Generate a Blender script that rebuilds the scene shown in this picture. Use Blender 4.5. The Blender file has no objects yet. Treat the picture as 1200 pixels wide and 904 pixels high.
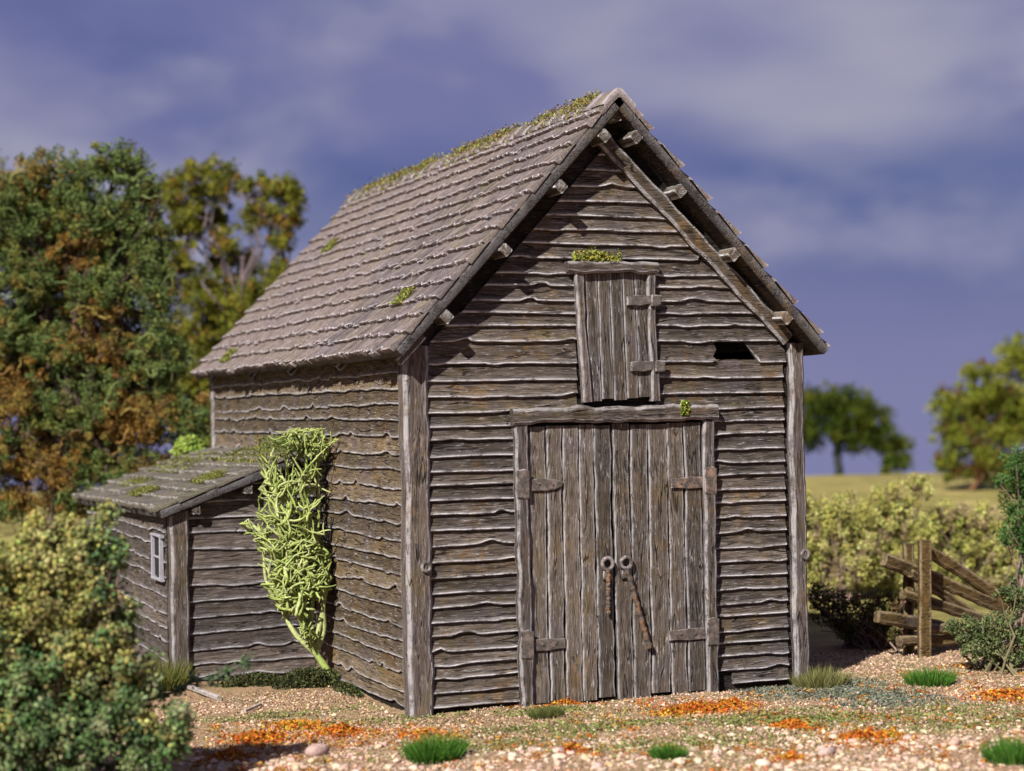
import bpy, math, random
import numpy as np
from math import radians, sin, cos, pi, sqrt

S = bpy.context.scene
COL = S.collection

# ------------------------------------------------------------------ camera
CAM = np.array([-5.5204, -15.9109, 2.789])
YAW, PITCH, ROLL, FPX = 0.390922, 0.014603, -0.0177695, 2111.245     # FPX: focal length in photo pixels (1200 wide)
_f = np.array([sin(YAW)*cos(PITCH), cos(YAW)*cos(PITCH), sin(PITCH)])
_r = np.array([cos(YAW), -sin(YAW), 0.0]); _u = np.cross(_r, _f)
RIGHT = cos(ROLL)*_r + sin(ROLL)*_u
UP = -sin(ROLL)*_r + cos(ROLL)*_u
cam_d = bpy.data.cameras.new('camera'); cam = bpy.data.objects.new('camera', cam_d); COL.objects.link(cam)
from mathutils import Matrix, Vector
cam.matrix_world = Matrix(((RIGHT[0], UP[0], -_f[0], CAM[0]), (RIGHT[1], UP[1], -_f[1], CAM[1]),
                           (RIGHT[2], UP[2], -_f[2], CAM[2]), (0, 0, 0, 1)))
cam_d.sensor_fit = 'HORIZONTAL'; cam_d.sensor_width = 36.0; cam_d.lens = FPX/1200*36
cam_d.clip_start = 0.1; cam_d.clip_end = 2000
cam_d.dof.use_dof = True; cam_d.dof.focus_distance = 17.9; cam_d.dof.aperture_fstop = 0.62
S.camera = cam

# ------------------------------------------------------------------ world and sun
SUN_AZ, SUN_EL = radians(51), radians(40)          # azimuth measured from the gable's normal towards the left
to_sun = Vector((-sin(SUN_AZ)*cos(SUN_EL), -cos(SUN_AZ)*cos(SUN_EL), sin(SUN_EL)))
W = bpy.data.worlds.new('World'); S.world = W; W.use_nodes = True
nt = W.node_tree; nt.nodes.clear()
def wn(t, **k):
    n = nt.nodes.new(t)
    for a, b in k.items(): setattr(n, a, b)
    return n
tc = wn('ShaderNodeTexCoord'); sp = wn('ShaderNodeSeparateXYZ'); nt.links.new(tc.outputs['Generated'], sp.inputs[0])
mx = wn('ShaderNodeMath', operation='MAXIMUM'); mx.inputs[1].default_value = 0.04; nt.links.new(sp.outputs[2], mx.inputs[0])
cb = wn('ShaderNodeCombineXYZ')
nt.links.new(sp.outputs[0], cb.inputs[0]); nt.links.new(sp.outputs[1], cb.inputs[1]); nt.links.new(mx.outputs[0], cb.inputs[2])
sky = wn('ShaderNodeTexSky', sky_type='NISHITA', sun_disc=False)
sky.sun_elevation = SUN_EL; sky.sun_rotation = math.atan2(to_sun.x, to_sun.y)
nt.links.new(cb.outputs[0], sky.inputs['Vector'])
def wmix(fac, a, b):
    m = wn('ShaderNodeMix', data_type='RGBA')
    for s, v in ((0, fac), (6, a), (7, b)):
        if hasattr(v, 'links'): nt.links.new(v, m.inputs[s])
        else: m.inputs[s].default_value = v
    return m.outputs[2]
def wnoise(scale, detail, off, stretch):
    v = wn('ShaderNodeVectorMath', operation='MULTIPLY_ADD'); nt.links.new(tc.outputs['Generated'], v.inputs[0])
    v.inputs[1].default_value = (scale, scale, scale*stretch); v.inputs[2].default_value = off
    n = wn('ShaderNodeTexNoise'); n.inputs['Scale'].default_value = 1; n.inputs['Detail'].default_value = detail
    n.inputs['Roughness'].default_value = .48; nt.links.new(v.outputs[0], n.inputs['Vector'])
    return n.outputs[0]
def wramp(s, a, b):
    m = wn('ShaderNodeMapRange', interpolation_type='SMOOTHSTEP'); nt.links.new(s, m.inputs[0])
    m.inputs[1].default_value = a; m.inputs[2].default_value = b
    return m.outputs[0]
K = 10.0
blue = wmix(.90, sky.outputs[0], (.066*K, .086*K, .275*K, 1))
c1 = wmix(wramp(wnoise(3.6, 4, (3.1, 7.7, 1.2), 2.0), .37, .64), blue, (.175*K, .185*K, .37*K, 1))
c2 = wmix(wramp(wnoise(4.2, 3, (19.9, 18.99, 10.88), 2.2), .44, .76), c1, (.37*K, .365*K, .48*K, 1))
c2 = wmix(wramp(wnoise(9.5, 4, (4.4, 11.3, 8.8), 1.9), .46, .82), c2, (.33*K, .325*K, .46*K, 1))
c2 = wmix(wramp(sp.outputs[2], .13, -.02), c2, (.215*K, .22*K, .40*K, 1))
bg = wn('ShaderNodeBackground'); bg.inputs[1].default_value = 0.055; nt.links.new(c2, bg.inputs[0])
wo = wn('ShaderNodeOutputWorld'); nt.links.new(bg.outputs[0], wo.inputs[0])

sd = bpy.data.lights.new('sun', 'SUN'); sd.energy = 5.0; sd.angle = radians(0.9); sd.color = (1.0, .97, .925)
so = bpy.data.objects.new('sun', sd); COL.objects.link(so)
so.rotation_euler = to_sun.to_track_quat('Z', 'Y').to_euler(); so.location = (-10, -12, 14)

S.view_settings.view_transform = 'Standard'; S.view_settings.look = 'None'
S.view_settings.exposure = 0.85; S.view_settings.gamma = 1.0; S.view_settings.use_curve_mapping = False

# ------------------------------------------------------------------ helpers
def ray(px, py):
    return (RIGHT*(px-600)/FPX - UP*(py-452)/FPX + _f)
def at(px, py, D):                    # a point D metres in front of the camera plane
    return CAM + ray(px, py)*D
def onz(px, py, z=0.0):
    d = ray(px, py); return CAM + d*(z-CAM[2])/d[2]
def ony(px, py, y):
    d = ray(px, py); return CAM + d*(y-CAM[1])/d[1]
def onx(px, py, x):
    d = ray(px, py); return CAM + d*(x-CAM[0])/d[0]
def A(*a): return np.array(a, float)
def norm(v): v = np.asarray(v, float); return v/np.linalg.norm(v)

WLOC = {}
def tag(o, label=None, cat=None, group=None, kind=None):
    if label: o['label'] = label
    if cat: o['category'] = cat
    if group: o['group'] = group
    if kind: o['kind'] = kind
    return o
def link(o, wloc, parent=None):
    COL.objects.link(o); WLOC[o.name] = np.array(wloc, float)
    if parent is not None:
        o.parent = parent; o.location = tuple(WLOC[o.name]-WLOC[parent.name])
    else: o.location = tuple(wloc)
    return o
def empty(name, loc, parent=None):
    o = bpy.data.objects.new(name, None); o.empty_display_size = .2
    return link(o, loc, parent)
def make_mesh(name, V, F, attrs=None, smooth=False):
    me = bpy.data.meshes.new(name)
    V = np.asarray(V, float)
    if isinstance(F, np.ndarray):
        k = F.shape[1]; m = F.shape[0]
        me.vertices.add(len(V)); me.vertices.foreach_set('co', V.astype(np.float32).ravel())
        me.loops.add(m*k); me.loops.foreach_set('vertex_index', F.astype(np.int32).ravel())
        me.polygons.add(m); me.polygons.foreach_set('loop_start', np.arange(0, m*k, k, dtype=np.int32))
        me.polygons.foreach_set('loop_total', np.full(m, k, dtype=np.int32))
        me.update(calc_edges=True)
    else:
        me.from_pydata([tuple(v) for v in V], [], [tuple(f) for f in F]); me.update()
    for n, v in (attrs or {}).items():
        v = np.asarray(v, np.float32)
        if v.ndim == 1:
            a = me.attributes.new(n, 'FLOAT', 'POINT'); a.data.foreach_set('value', v)
        else:
            a = me.attributes.new(n, 'FLOAT_COLOR', 'POINT')
            a.data.foreach_set('color', np.concatenate([v, np.ones((len(v), 1), np.float32)], 1).ravel())
    if smooth: me.polygons.foreach_set('use_smooth', np.ones(len(me.polygons), bool))
    return me
def build(name, V, F, mat, parent=None, attrs=None, smooth=False, base=False):
    V = np.asarray(V, float); lo, hi = V.min(0), V.max(0); c = (lo+hi)/2
    if base: c[2] = lo[2]
    me = make_mesh(name, V-c, F, attrs, smooth); me.materials.append(mat)
    return link(bpy.data.objects.new(name, me), c, parent)
class Geo:                            # several shapes of ONE part
    def __init__(s): s.V = []; s.F = []; s.E = []; s.n = 0
    def add(s, g):
        V, F, E = g
        s.V.append(np.asarray(V, float)); s.F += [tuple(i+s.n for i in f) for f in F]; s.E.append(np.asarray(E, float)); s.n += len(V)
        return s
    def obj(s, name, mat, parent=None, smooth=False, base=False):
        return build(name, np.concatenate(s.V), s.F, mat, parent, {'edge': np.concatenate(s.E)}, smooth, base)
def wave(rng, lo=.6, hi=6.0, n=6):    # smooth random 1-D function of metres, about +-1
    fr = np.exp(np.array([rng.uniform(math.log(lo), math.log(hi)) for _ in range(n)]))
    ph = np.array([rng.uniform(0, 6.28) for _ in range(n)]); am = fr**-.4; am = am/am.sum()*1.7
    return lambda t: (am*np.sin(np.multiply.outer(np.asarray(t, float), fr*2*pi)+ph)).sum(-1)

def beam_geo(p0, p1, w, d, out, rng, wob=.012, ch=.012, step=.07, taper=0.0, fine=1.0):
    p0, p1 = np.asarray(p0, float), np.asarray(p1, float); L = np.linalg.norm(p1-p0); ax = (p1-p0)/L
    dv = norm(np.asarray(out, float)-ax*np.dot(out, ax)); wv = np.cross(dv, ax)
    n = max(2, int(L/step)+1); t = np.linspace(0, L, n)
    a, b, c = wave(rng, .5, 5*fine)(t)*wob, wave(rng, .5, 5*fine)(t)*wob, wave(rng, .5, 5*fine)(t)*wob*.5
    V = []; E = []
    for i in range(n):
        k = 1-taper*t[i]/L; hl = w/2*k+a[i]; hr = w/2*k+b[i]; hd = d/2*k; f = c[i]
        cc = min(ch, .45*min(hl, hr), .45*hd)
        m_ = min(.016, .3*hl, .3*hr); q_ = min(.012, .3*hd)
        ring = [(hr, -hd+cc, 1), (hr, -hd+cc+q_, .12), (hr, hd-cc+f-q_, .12), (hr, hd-cc+f, 1), (hr-cc, hd+f, 1), (hr-cc-m_, hd+f, .12), (0, hd+f, 0), (-hl+cc+m_, hd+f, .12), (-hl+cc, hd+f, 1),
                (-hl, hd-cc+f, 1), (-hl, hd-cc+f-q_, .12), (-hl, -hd+cc+q_, .12), (-hl, -hd+cc, 1), (-hl+cc, -hd, 1), (0, -hd, 0), (hr-cc, -hd, 1)]
        for x, y, e in ring:
            V.append(p0+ax*t[i]+wv*x+dv*y); E.append(e)
    F = [tuple(range(15, -1, -1)), tuple(range((n-1)*16, n*16))]
    for i in range(n-1):
        for j in range(16):
            F.append((i*16+j, i*16+(j+1) % 16, (i+1)*16+(j+1) % 16, (i+1)*16+j))
    return np.array(V), F, np.array(E)
def beam(name, *a, mat=None, parent=None, **k):
    V, F, E = beam_geo(*a, **k); return build(name, V, F, mat, parent, {'edge': E})
def tube_geo(P, R, k=7):
    P = [np.asarray(p, float) for p in P]; n = len(P); V = []; F = []
    ref = A(.31, .52, .79)
    for i in range(n):
        d = norm(P[min(i+1, n-1)]-P[max(i-1, 0)]); u = norm(np.cross(d, ref)); v = np.cross(d, u)
        for j in range(k):
            q = 2*pi*j/k; V.append(P[i]+(u*cos(q)+v*sin(q))*R[i])
    for i in range(n-1):
        for j in range(k): F.append((i*k+j, i*k+(j+1) % k, (i+1)*k+(j+1) % k, (i+1)*k+j))
    F += [tuple(range(k-1, -1, -1)), tuple(range((n-1)*k, n*k))]
    return np.array(V), F, np.zeros(len(V))
def ring_geo(c, R, r, normal, k=18, m=7):
    c = np.asarray(c, float); nn = norm(normal); u = norm(np.cross(nn, A(.1, .2, .97))); v = np.cross(nn, u); V = []; F = []
    for i in range(k):
        q = 2*pi*i/k; d = u*cos(q)+v*sin(q)
        for j in range(m):
            s = 2*pi*j/m; V.append(c+d*(R+r*cos(s))+nn*r*sin(s))
    for i in range(k):
        for j in range(m): F.append((i*m+j, ((i+1) % k)*m+j, ((i+1) % k)*m+(j+1) % m, i*m+(j+1) % m))
    return np.array(V), F, np.full(len(V), .5)
def prism_geo(pts, depth, o, u, v, out, ch=.006):   # outline pts in (u, v), raised by depth along out, with a chamfered rim
    pts = np.array(pts, float); n = len(pts); c = pts.mean(0); o, u, v, out = map(lambda q: np.asarray(q, float), (o, u, v, out))
    sh = c+(pts-c)*(1-ch/np.abs(pts-c).max(0).max()*2)
    L = [(pts, 0), (pts, depth-ch), (sh, depth)]; V = []; E = []
    for P, h in L:
        for p in P: V.append(o+u*p[0]+v*p[1]+out*h)
    E = [0]*n+[1]*n+[.18]*n
    F = [tuple(range(n-1, -1, -1)), tuple(range(2*n, 3*n))]
    for r in range(2):
        for j in range(n): F.append((r*n+j, r*n+(j+1) % n, (r+1)*n+(j+1) % n, (r+1)*n+j))
    return np.array(V), F, np.array(E, float)
def box_geo(lo, hi):
    x0, y0, z0 = lo; x1, y1, z1 = hi
    V = [(x0, y0, z0), (x1, y0, z0), (x1, y1, z0), (x0, y1, z0), (x0, y0, z1), (x1, y0, z1), (x1, y1, z1), (x0, y1, z1)]
    F = [(3, 2, 1, 0), (4, 5, 6, 7), (0, 1, 5, 4), (1, 2, 6, 5), (2, 3, 7, 6), (3, 0, 4, 7)]
    return np.array(V, float), F, np.zeros(8)

# ------------------------------------------------------------------ materials
def new_mat(name):
    m = bpy.data.materials.new(name); m.use_nodes = True; m.node_tree.nodes.clear(); return m
class NT:
    def __init__(s, m): s.t = m.node_tree
    def n(s, ty, **k):
        x = s.t.nodes.new(ty)
        for a, b in k.items(): setattr(x, a, b)
        return x
    def put(s, sock, v):
        if isinstance(v, bpy.types.NodeSocket): s.t.links.new(v, sock)
        else: sock.default_value = v
    def math(s, op, a, b=0.0, c=0.0, clamp=False):
        x = s.n('ShaderNodeMath', operation=op, use_clamp=clamp)
        for i, v in enumerate((a, b, c)): s.put(x.inputs[i], v)
        return x.outputs[0]
    def vmath(s, op, a, b=(0, 0, 0), c=(0, 0, 0)):
        x = s.n('ShaderNodeVectorMath', operation=op)
        for i, v in enumerate((a, b, c)[:len([1 for q in x.inputs if q.type == 'VECTOR'])]): s.put(x.inputs[i], v)
        return x.outputs[0]
    def noise(s, vec, scale=1.0, detail=4, rough=.55, dist=0.0):
        x = s.n('ShaderNodeTexNoise'); s.put(x.inputs['Vector'], vec); x.inputs['Scale'].default_value = scale
        x.inputs['Detail'].default_value = detail; x.inputs['Roughness'].default_value = rough; x.inputs['Distortion'].default_value = dist
        return x.outputs[0]
    def ramp(s, v, a, b, to0=0.0, to1=1.0):
        x = s.n('ShaderNodeMapRange', interpolation_type='SMOOTHSTEP'); s.put(x.inputs[0], v)
        for i, q in enumerate((a, b, to0, to1)): x.inputs[1+i].default_value = q
        return x.outputs[0]
    def cramp(s, v, stops):
        x = s.n('ShaderNodeValToRGB'); s.put(x.inputs[0], v); e = x.color_ramp.elements
        while len(e) < len(stops): e.new(.5)
        for q, (p, c) in zip(e, stops): q.position = p; q.color = (*c, 1)
        return x.outputs[0]
    def mix(s, f, a, b, bt='MIX'):
        x = s.n('ShaderNodeMix', data_type='RGBA', blend_type=bt)
        for i, v in ((0, f), (6, a), (7, b)):
            if isinstance(v, tuple) and len(v) == 3: v = (*v, 1)
            s.put(x.inputs[i], v)
        return x.outputs[2]
    def bump(s, h, strength, dist, normal=None):
        x = s.n('ShaderNodeBump'); x.inputs['Strength'].default_value = strength; x.inputs['Distance'].default_value = dist
        s.put(x.inputs['Height'], h)
        if normal is not None: s.put(x.inputs['Normal'], normal)
        return x.outputs[0]
    def attr(s, name, out='Fac'):
        x = s.n('ShaderNodeAttribute', attribute_name=name); return x.outputs[out]
    def finish(s, col, rough=.85, normal=None, spec=.25, metal=0.0):
        p = s.n('ShaderNodeBsdfPrincipled'); s.put(p.inputs['Base Color'], col); s.put(p.inputs['Roughness'], rough)
        p.inputs['Specular IOR Level'].default_value = spec; p.inputs['Metallic'].default_value = metal
        if normal is not None: s.put(p.inputs['Normal'], normal)
        o = s.n('ShaderNodeOutputMaterial'); s.t.links.new(p.outputs[0], o.inputs[0])
def wood(name, axis, dark=(.014, .010, .007), mid=(.090, .072, .059), light=(.24, .20, .175), pale=(.70, .67, .68),
         ochre=(.20, .115, .03), edge=1.0, och=.55, lines=5.0, dry=.45):
    m = new_mat(name); t = NT(m); pos = t.n('ShaderNodeNewGeometry').outputs['Position']
    rnd = t.n('ShaderNodeObjectInfo').outputs['Random']
    sh = t.vmath('SCALE', (7.3, 3.1, 5.7)); t.put(sh.node.inputs['Scale'], t.math('MULTIPLY', rnd, 9.0))
    sc = [34, 34, 34]; sc[axis] = 3.4; sl = [10, 10, 10]; sl[axis] = .85; sf = [80, 80, 80]; sf[axis] = 9
    gv = t.vmath('ADD', t.vmath('MULTIPLY', pos, tuple(sc)), sh); lv = t.vmath('ADD', t.vmath('MULTIPLY', pos, tuple(sl)), sh)
    g = t.noise(gv, 1, 7, .68, .6)
    fb = t.noise(t.vmath('ADD', t.vmath('MULTIPLY', pos, tuple(sf)), sh), 1, 4, .6, .3)
    l = t.noise(lv, 1.0, 2, .45, .25)
    fr = t.math('FRACT', t.math('MULTIPLY', l, lines)); ln = t.math('ABSOLUTE', t.math('SUBTRACT', fr, .5))
    crack = t.math('MULTIPLY', t.ramp(ln, .0, .10, 1.0, 0.0), t.ramp(t.noise(pos, 4, 3, .6), .40, .58)); rim = t.math('MULTIPLY', t.ramp(ln, .08, .13, 0, 1), t.ramp(ln, .13, .22, 1, 0))
    big = t.noise(pos, 1.9, 4, .6); spot = t.noise(pos, 10, 5, .68); fine = t.noise(pos, 70, 3, .7); big2 = t.noise(t.vmath('ADD', pos, (17.0, 5.0, 9.0)), 2.6, 4, .65)
    c = t.cramp(g, [(.30, dark), (.48, mid), (.60, tuple((p*2+q)/3 for p, q in zip(mid, light))), (.76, light)])
    c = t.mix(t.math('MULTIPLY', crack, .8), c, dark)
    c = t.mix(t.math('MULTIPLY', rim, t.ramp(spot, .42, .62, 0, .8)), c, light)
    c = t.mix(t.math('MULTIPLY', t.ramp(big, .50, .64), t.ramp(spot, .42, .62, 0, och)), c, ochre)
    c = t.mix(t.math('MULTIPLY', t.ramp(big2, .50, .66), t.ramp(spot, .60, .38, 0, och)), c, (.13, .105, .028))
    c = t.mix(t.math('MULTIPLY', t.ramp(big, .46, .32), .45), c, (.125, .105, .118))
    c = t.mix(1.0, c, t.cramp(rnd, [(0, (.47, .45, .44)), (1, (.98, .93, .87))]), 'MULTIPLY')
    e = t.math('MULTIPLY', t.attr('edge'), edge); em = t.noise(pos, 6, 5, .72)
    e = t.math('MULTIPLY', t.math('POWER', e, 1.25), t.ramp(em, .34, .56, .16, 1.0))
    d_ = t.math('MULTIPLY', t.ramp(fb, .55, .74), t.ramp(t.noise(pos, 3.4, 4, .7), .38, .62, .12, dry))
    c = t.mix(t.math('MAXIMUM', t.math('MULTIPLY', e, .92), d_), c, pale)
    h = t.math('ADD', t.math('ADD', t.math('MULTIPLY', g, 1.0), t.math('MULTIPLY', crack, -.7)), t.math('MULTIPLY', fb, .35))
    n = t.bump(fine, .25, .006, t.bump(h, 1.0, .030))
    t.finish(c, .88, n, .18)
    return m
M = {}
M['wood_x'] = wood('weathered_boards_x', 0)
M['wood_y'] = wood('weathered_boards_y', 1, mid=(.125, .092, .058), light=(.27, .215, .15), edge=.7, och=.65)
M['wood_z'] = wood('weathered_planks_z', 2, mid=(.122, .098, .078), light=(.27, .23, .20), edge=.45, och=.40, dry=.6)
M['post'] = wood('weathered_post', 2, mid=(.108, .085, .073), light=(.27, .23, .215), pale=(.62, .59, .60), edge=.5, och=.6, dry=.5)
M['beam_x'] = wood('weathered_beam_x', 0, mid=(.10, .077, .062), light=(.25, .21, .185), pale=(.58, .54, .54), edge=.5)
M['verge'] = wood('verge_wood', 1, dark=(.012, .010, .010), mid=(.042, .036, .035), light=(.11, .098, .10), pale=(.46, .44, .44), edge=.75, och=.4)
M['purlin'] = wood('purlin_wood', 1, mid=(.10, .08, .065), light=(.22, .185, .16), pale=(.62, .6, .58), edge=.9)
M['rafter'] = wood('rafter_wood', 0, mid=(.095, .07, .048), light=(.22, .18, .14), edge=.55, och=.8)
M['shed_x'] = wood('shed_boards_x', 0, mid=(.098, .079, .070), light=(.23, .195, .185), pale=(.54, .52, .55), och=.15, lines=6)
M['shed_y'] = wood('shed_boards_y', 1, mid=(.10, .08, .068), light=(.22, .19, .17), pale=(.52, .50, .52), och=.25, lines=6)
M['fence'] = wood('fence_wood', 0, dark=(.018, .010, .004), mid=(.085, .052, .016), light=(.22, .15, .06), pale=(.50, .38, .22), ochre=(.17, .10, .02), edge=.5, dry=.3)
M['bleached'] = wood('bleached_twig', 0, dark=(.25, .2, .17), mid=(.5, .45, .42), light=(.7, .66, .62), edge=.2)
M['shade_wood'] = wood('shade_dark_backing', 0, dark=(.006, .005, .004), mid=(.016, .013, .010), light=(.035, .03, .025), edge=0, dry=0.0, och=.1)  # near-black colour stands in for the shade behind gaps in the boards

def iron(name, rust=.5):
    m = new_mat(name); t = NT(m); pos = t.n('ShaderNodeNewGeometry').outputs['Position']
    n1 = t.noise(pos, 14, 5, .65); n2 = t.noise(pos, 38, 4, .6)
    c = t.cramp(n2, [(.3, (.038, .031, .026)), (.55, (.068, .055, .046)), (.75, (.12, .10, .09))])
    c = t.mix(t.ramp(n1, .42, .66, 0, rust), c, (.26, .115, .03))
    c = t.mix(t.math('MULTIPLY', t.attr('edge'), t.ramp(n1, .42, .64, .0, .7)), c, (.46, .43, .44))
    t.finish(c, .7, t.bump(n2, .6, .008), .4); return m
M['iron'] = iron('painted_iron', .22); M['rusty'] = iron('rusty_iron', .55); M['dark_iron'] = iron('dark_iron', .1)

def tile_mat(name, a, b, c3, pale=(.50, .46, .46)):
    m = new_mat(name); t = NT(m); pos = t.n('ShaderNodeNewGeometry').outputs['Position']
    rnd = t.n('ShaderNodeObjectInfo').outputs['Random']
    big = t.noise(pos, 1.3, 4, .6); n1 = t.noise(pos, 9, 5, .65); n2 = t.noise(pos, 48, 4, .7)
    c = t.cramp(big, [(.34, a), (.5, b), (.64, c3)])
    c = t.mix(t.ramp(n1, .40, .62, 0, .65), c, (.070, .054, .046)); c = t.mix(t.math('MULTIPLY', t.ramp(n2, .50, .68, 0, .8), t.ramp(t.noise(pos, 4, 4, .7), .36, .62, .15, .8)), c, pale)
    c = t.mix(1.0, c, t.cramp(rnd, [(0, (.56, .55, .55)), (1, (.90, .86, .82))]), 'MULTIPLY')
    c = t.mix(t.math('MULTIPLY', t.ramp(t.noise(pos, 2.3, 4, .7), .56, .72), t.ramp(n1, .45, .6, 0, .6)), c, (.19, .18, .05))
    e = t.math('MULTIPLY', t.math('POWER', t.attr('edge'), 1.5), t.ramp(n1, .38, .6, .25, .85))
    c = t.mix(e, c, pale)
    t.finish(c, .88, t.bump(n2, .5, .01, t.bump(n1, .5, .02)), .2); return m
M['tile'] = tile_mat('clay_tile', (.150, .128, .132), (.185, .145, .136), (.165, .135, .108), pale=(.56, .51, .52))
M['shed_tile'] = tile_mat('shed_tile', (.13, .118, .105), (.145, .125, .10), (.14, .135, .08), pale=(.46, .43, .38))

def plain(name, col, rough=.8, spec=.3):
    m = new_mat(name); t = NT(m); pos = t.n('ShaderNodeNewGeometry').outputs['Position']
    n = t.noise(pos, 25, 4, .65); c = t.mix(t.ramp(n, .35, .7, 0, .5), col, tuple(x*.6 for x in col))
    t.finish(c, rough, t.bump(n, .3, .006), spec); return m
M['white_paint'] = plain('chalky_paint', (.26, .25, .27))
M['glass'] = plain('grimy_glass', (.02, .019, .021), .6, .1)

def foliage(name, rough=.8, transl=.25):
    m = new_mat(name); t = NT(m); pos = t.n('ShaderNodeNewGeometry').outputs['Position']
    a = t.attr('tint', 'Color'); n = t.noise(pos, 18, 3, .6)
    c = t.mix(1.0, a, t.cramp(n, [(.3, (.58, .58, .56)), (.7, (1.06, 1.06, 1.04))]), 'MULTIPLY')
    d = t.n('ShaderNodeBsdfDiffuse'); t.put(d.inputs[0], c); tr = t.n('ShaderNodeBsdfTranslucent'); t.put(tr.inputs[0], c)
    mxs = t.n('ShaderNodeMixShader'); mxs.inputs[0].default_value = transl
    t.t.links.new(d.outputs[0], mxs.inputs[1]); t.t.links.new(tr.outputs[0], mxs.inputs[2])
    o = t.n('ShaderNodeOutputMaterial'); t.t.links.new(mxs.outputs[0], o.inputs[0]); return m
M['leaf'] = foliage('leaf'); M['flock'] = foliage('flock', transl=.1)
def tinted(name, rough=.85, bscale=40, bstr=.5):
    m = new_mat(name); t = NT(m); pos = t.n('ShaderNodeNewGeometry').outputs['Position']
    n = t.noise(pos, bscale, 4, .65)
    c = t.mix(1.0, t.attr('tint', 'Color'), t.cramp(n, [(.3, (.55, .55, .55)), (.7, (1.08, 1.08, 1.08))]), 'MULTIPLY')
    t.finish(c, rough, t.bump(n, bstr, .01), .2); return m
M['stone'] = tinted('stone'); M['lichen'] = tinted('lichen', .8, 30, .35); M['bark'] = tinted('bark', .9, 25, .9)

def ground_mat():
    m = new_mat('ground'); t = NT(m); pos = t.n('ShaderNodeNewGeometry').outputs['Position']
    sp = t.n('ShaderNodeSeparateXYZ'); t.put(sp.inputs[0], pos)
    big = t.noise(pos, .9, 4, .6); mid = t.noise(pos, 5, 5, .65); fine = t.noise(pos, 42, 4, .75); vf = t.noise(pos, 110, 2, .7)
    c = t.cramp(fine, [(.30, (.10, .062, .035)), (.48, (.30, .195, .115)), (.60, (.43, .295, .18)), (.75, (.64, .47, .31))])
    c = t.mix(t.math('MULTIPLY', t.ramp(big, .50, .66), t.ramp(mid, .4, .6, .2, .85)), c, t.cramp(vf, [(.3, (.08, .075, .03)), (.7, (.27, .25, .10))]))
    c = t.mix(t.math('MULTIPLY', t.ramp(big, .46, .34), t.ramp(mid, .42, .62, .1, .7)), c, t.cramp(vf, [(.3, (.09, .085, .06)), (.7, (.22, .20, .14))]))
    far = t.ramp(t.math('ADD', t.math('MULTIPLY', sp.outputs[1], .9), t.math('MULTIPLY', sp.outputs[0], .3)), 2.2, 6.5)
    c = t.mix(far, c, t.cramp(t.noise(pos, .7, 6, .75), [(.34, (.12, .11, .035)), (.5, (.22, .19, .06)), (.66, (.34, .28, .11))]))
    c = t.mix(1.0, c, (1.0, .97, .95), 'MULTIPLY')
    t.finish(c, .95, t.bump(fine, .8, .03, t.bump(mid, .4, .05)), .1); return m
M['ground'] = ground_mat()

# ------------------------------------------------------------------ ground
def gz(x, y):
    x = np.asarray(x, float); y = np.asarray(y, float)
    s = np.maximum(0, y*.9+x*.3)
    q = np.clip((s-9)/(33-9), 0, 1); rise = .70*q*q*(3-2*q)
    fall = -np.maximum(0, s-36)*.085
    b = .018*np.sin(x*2.1+.7*np.sin(y*1.7))*np.cos(y*2.6+x*.8)+.010*np.sin(x*6.1+y*3.3)*np.sin(y*7.3-x*2.2)
    near = np.exp(-((x-1.5)**2/60+(y+1)**2/25))
    return rise+fall+b*near-.03
rg = np.random.default_rng(5)
gx = np.unique(np.concatenate([np.linspace(-220, -5, 50), np.arange(-5, 9.01, .09), np.linspace(9, 60, 60), np.linspace(60, 260, 30)]))
gy = np.unique(np.concatenate([np.linspace(-80, -6.5, 24), np.arange(-6.5, 4.01, .09), np.linspace(4, 60, 80), np.linspace(60, 300, 30)]))
X, Y = np.meshgrid(gx, gy); Z = gz(X, Y)+rg.normal(0, .006, X.shape)*(np.abs(X-2) < 7)
nx, ny = len(gx), len(gy); ii = np.arange(nx*ny).reshape(ny, nx)
GF = np.stack([ii[:-1, :-1], ii[:-1, 1:], ii[1:, 1:], ii[1:, :-1]], -1).reshape(-1, 4)
g = bpy.data.objects.new('ground', make_mesh('ground', np.stack([X, Y, Z], -1).reshape(-1, 3), GF, None, True))
g.data.materials.append(M['ground']); link(g, (0, 0, 0)); tag(g, kind='structure')
def G(x, y): return float(gz(x, y))

# ------------------------------------------------------------------ barn
BW, BL = 4.2, 8.0                      # width of the gable, length
EX, OV, EZ, AZ = .226, .27, 3.41, 5.877
SL = (AZ-EZ)/(BW/2+EX); TH = math.atan(SL); CT, ST = cos(TH), sin(TH)
rng = random.Random(11)
barn = empty('barn', (BW/2, 4, 0))
tag(barn, 'weathered clapboard barn with steep tiled roof, plank double door and loft hatch', 'barn')
def under(x): return EZ-.125+SL*((x+EX) if x < BW/2 else (BW+EX-x))   # underside of the roof deck

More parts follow.
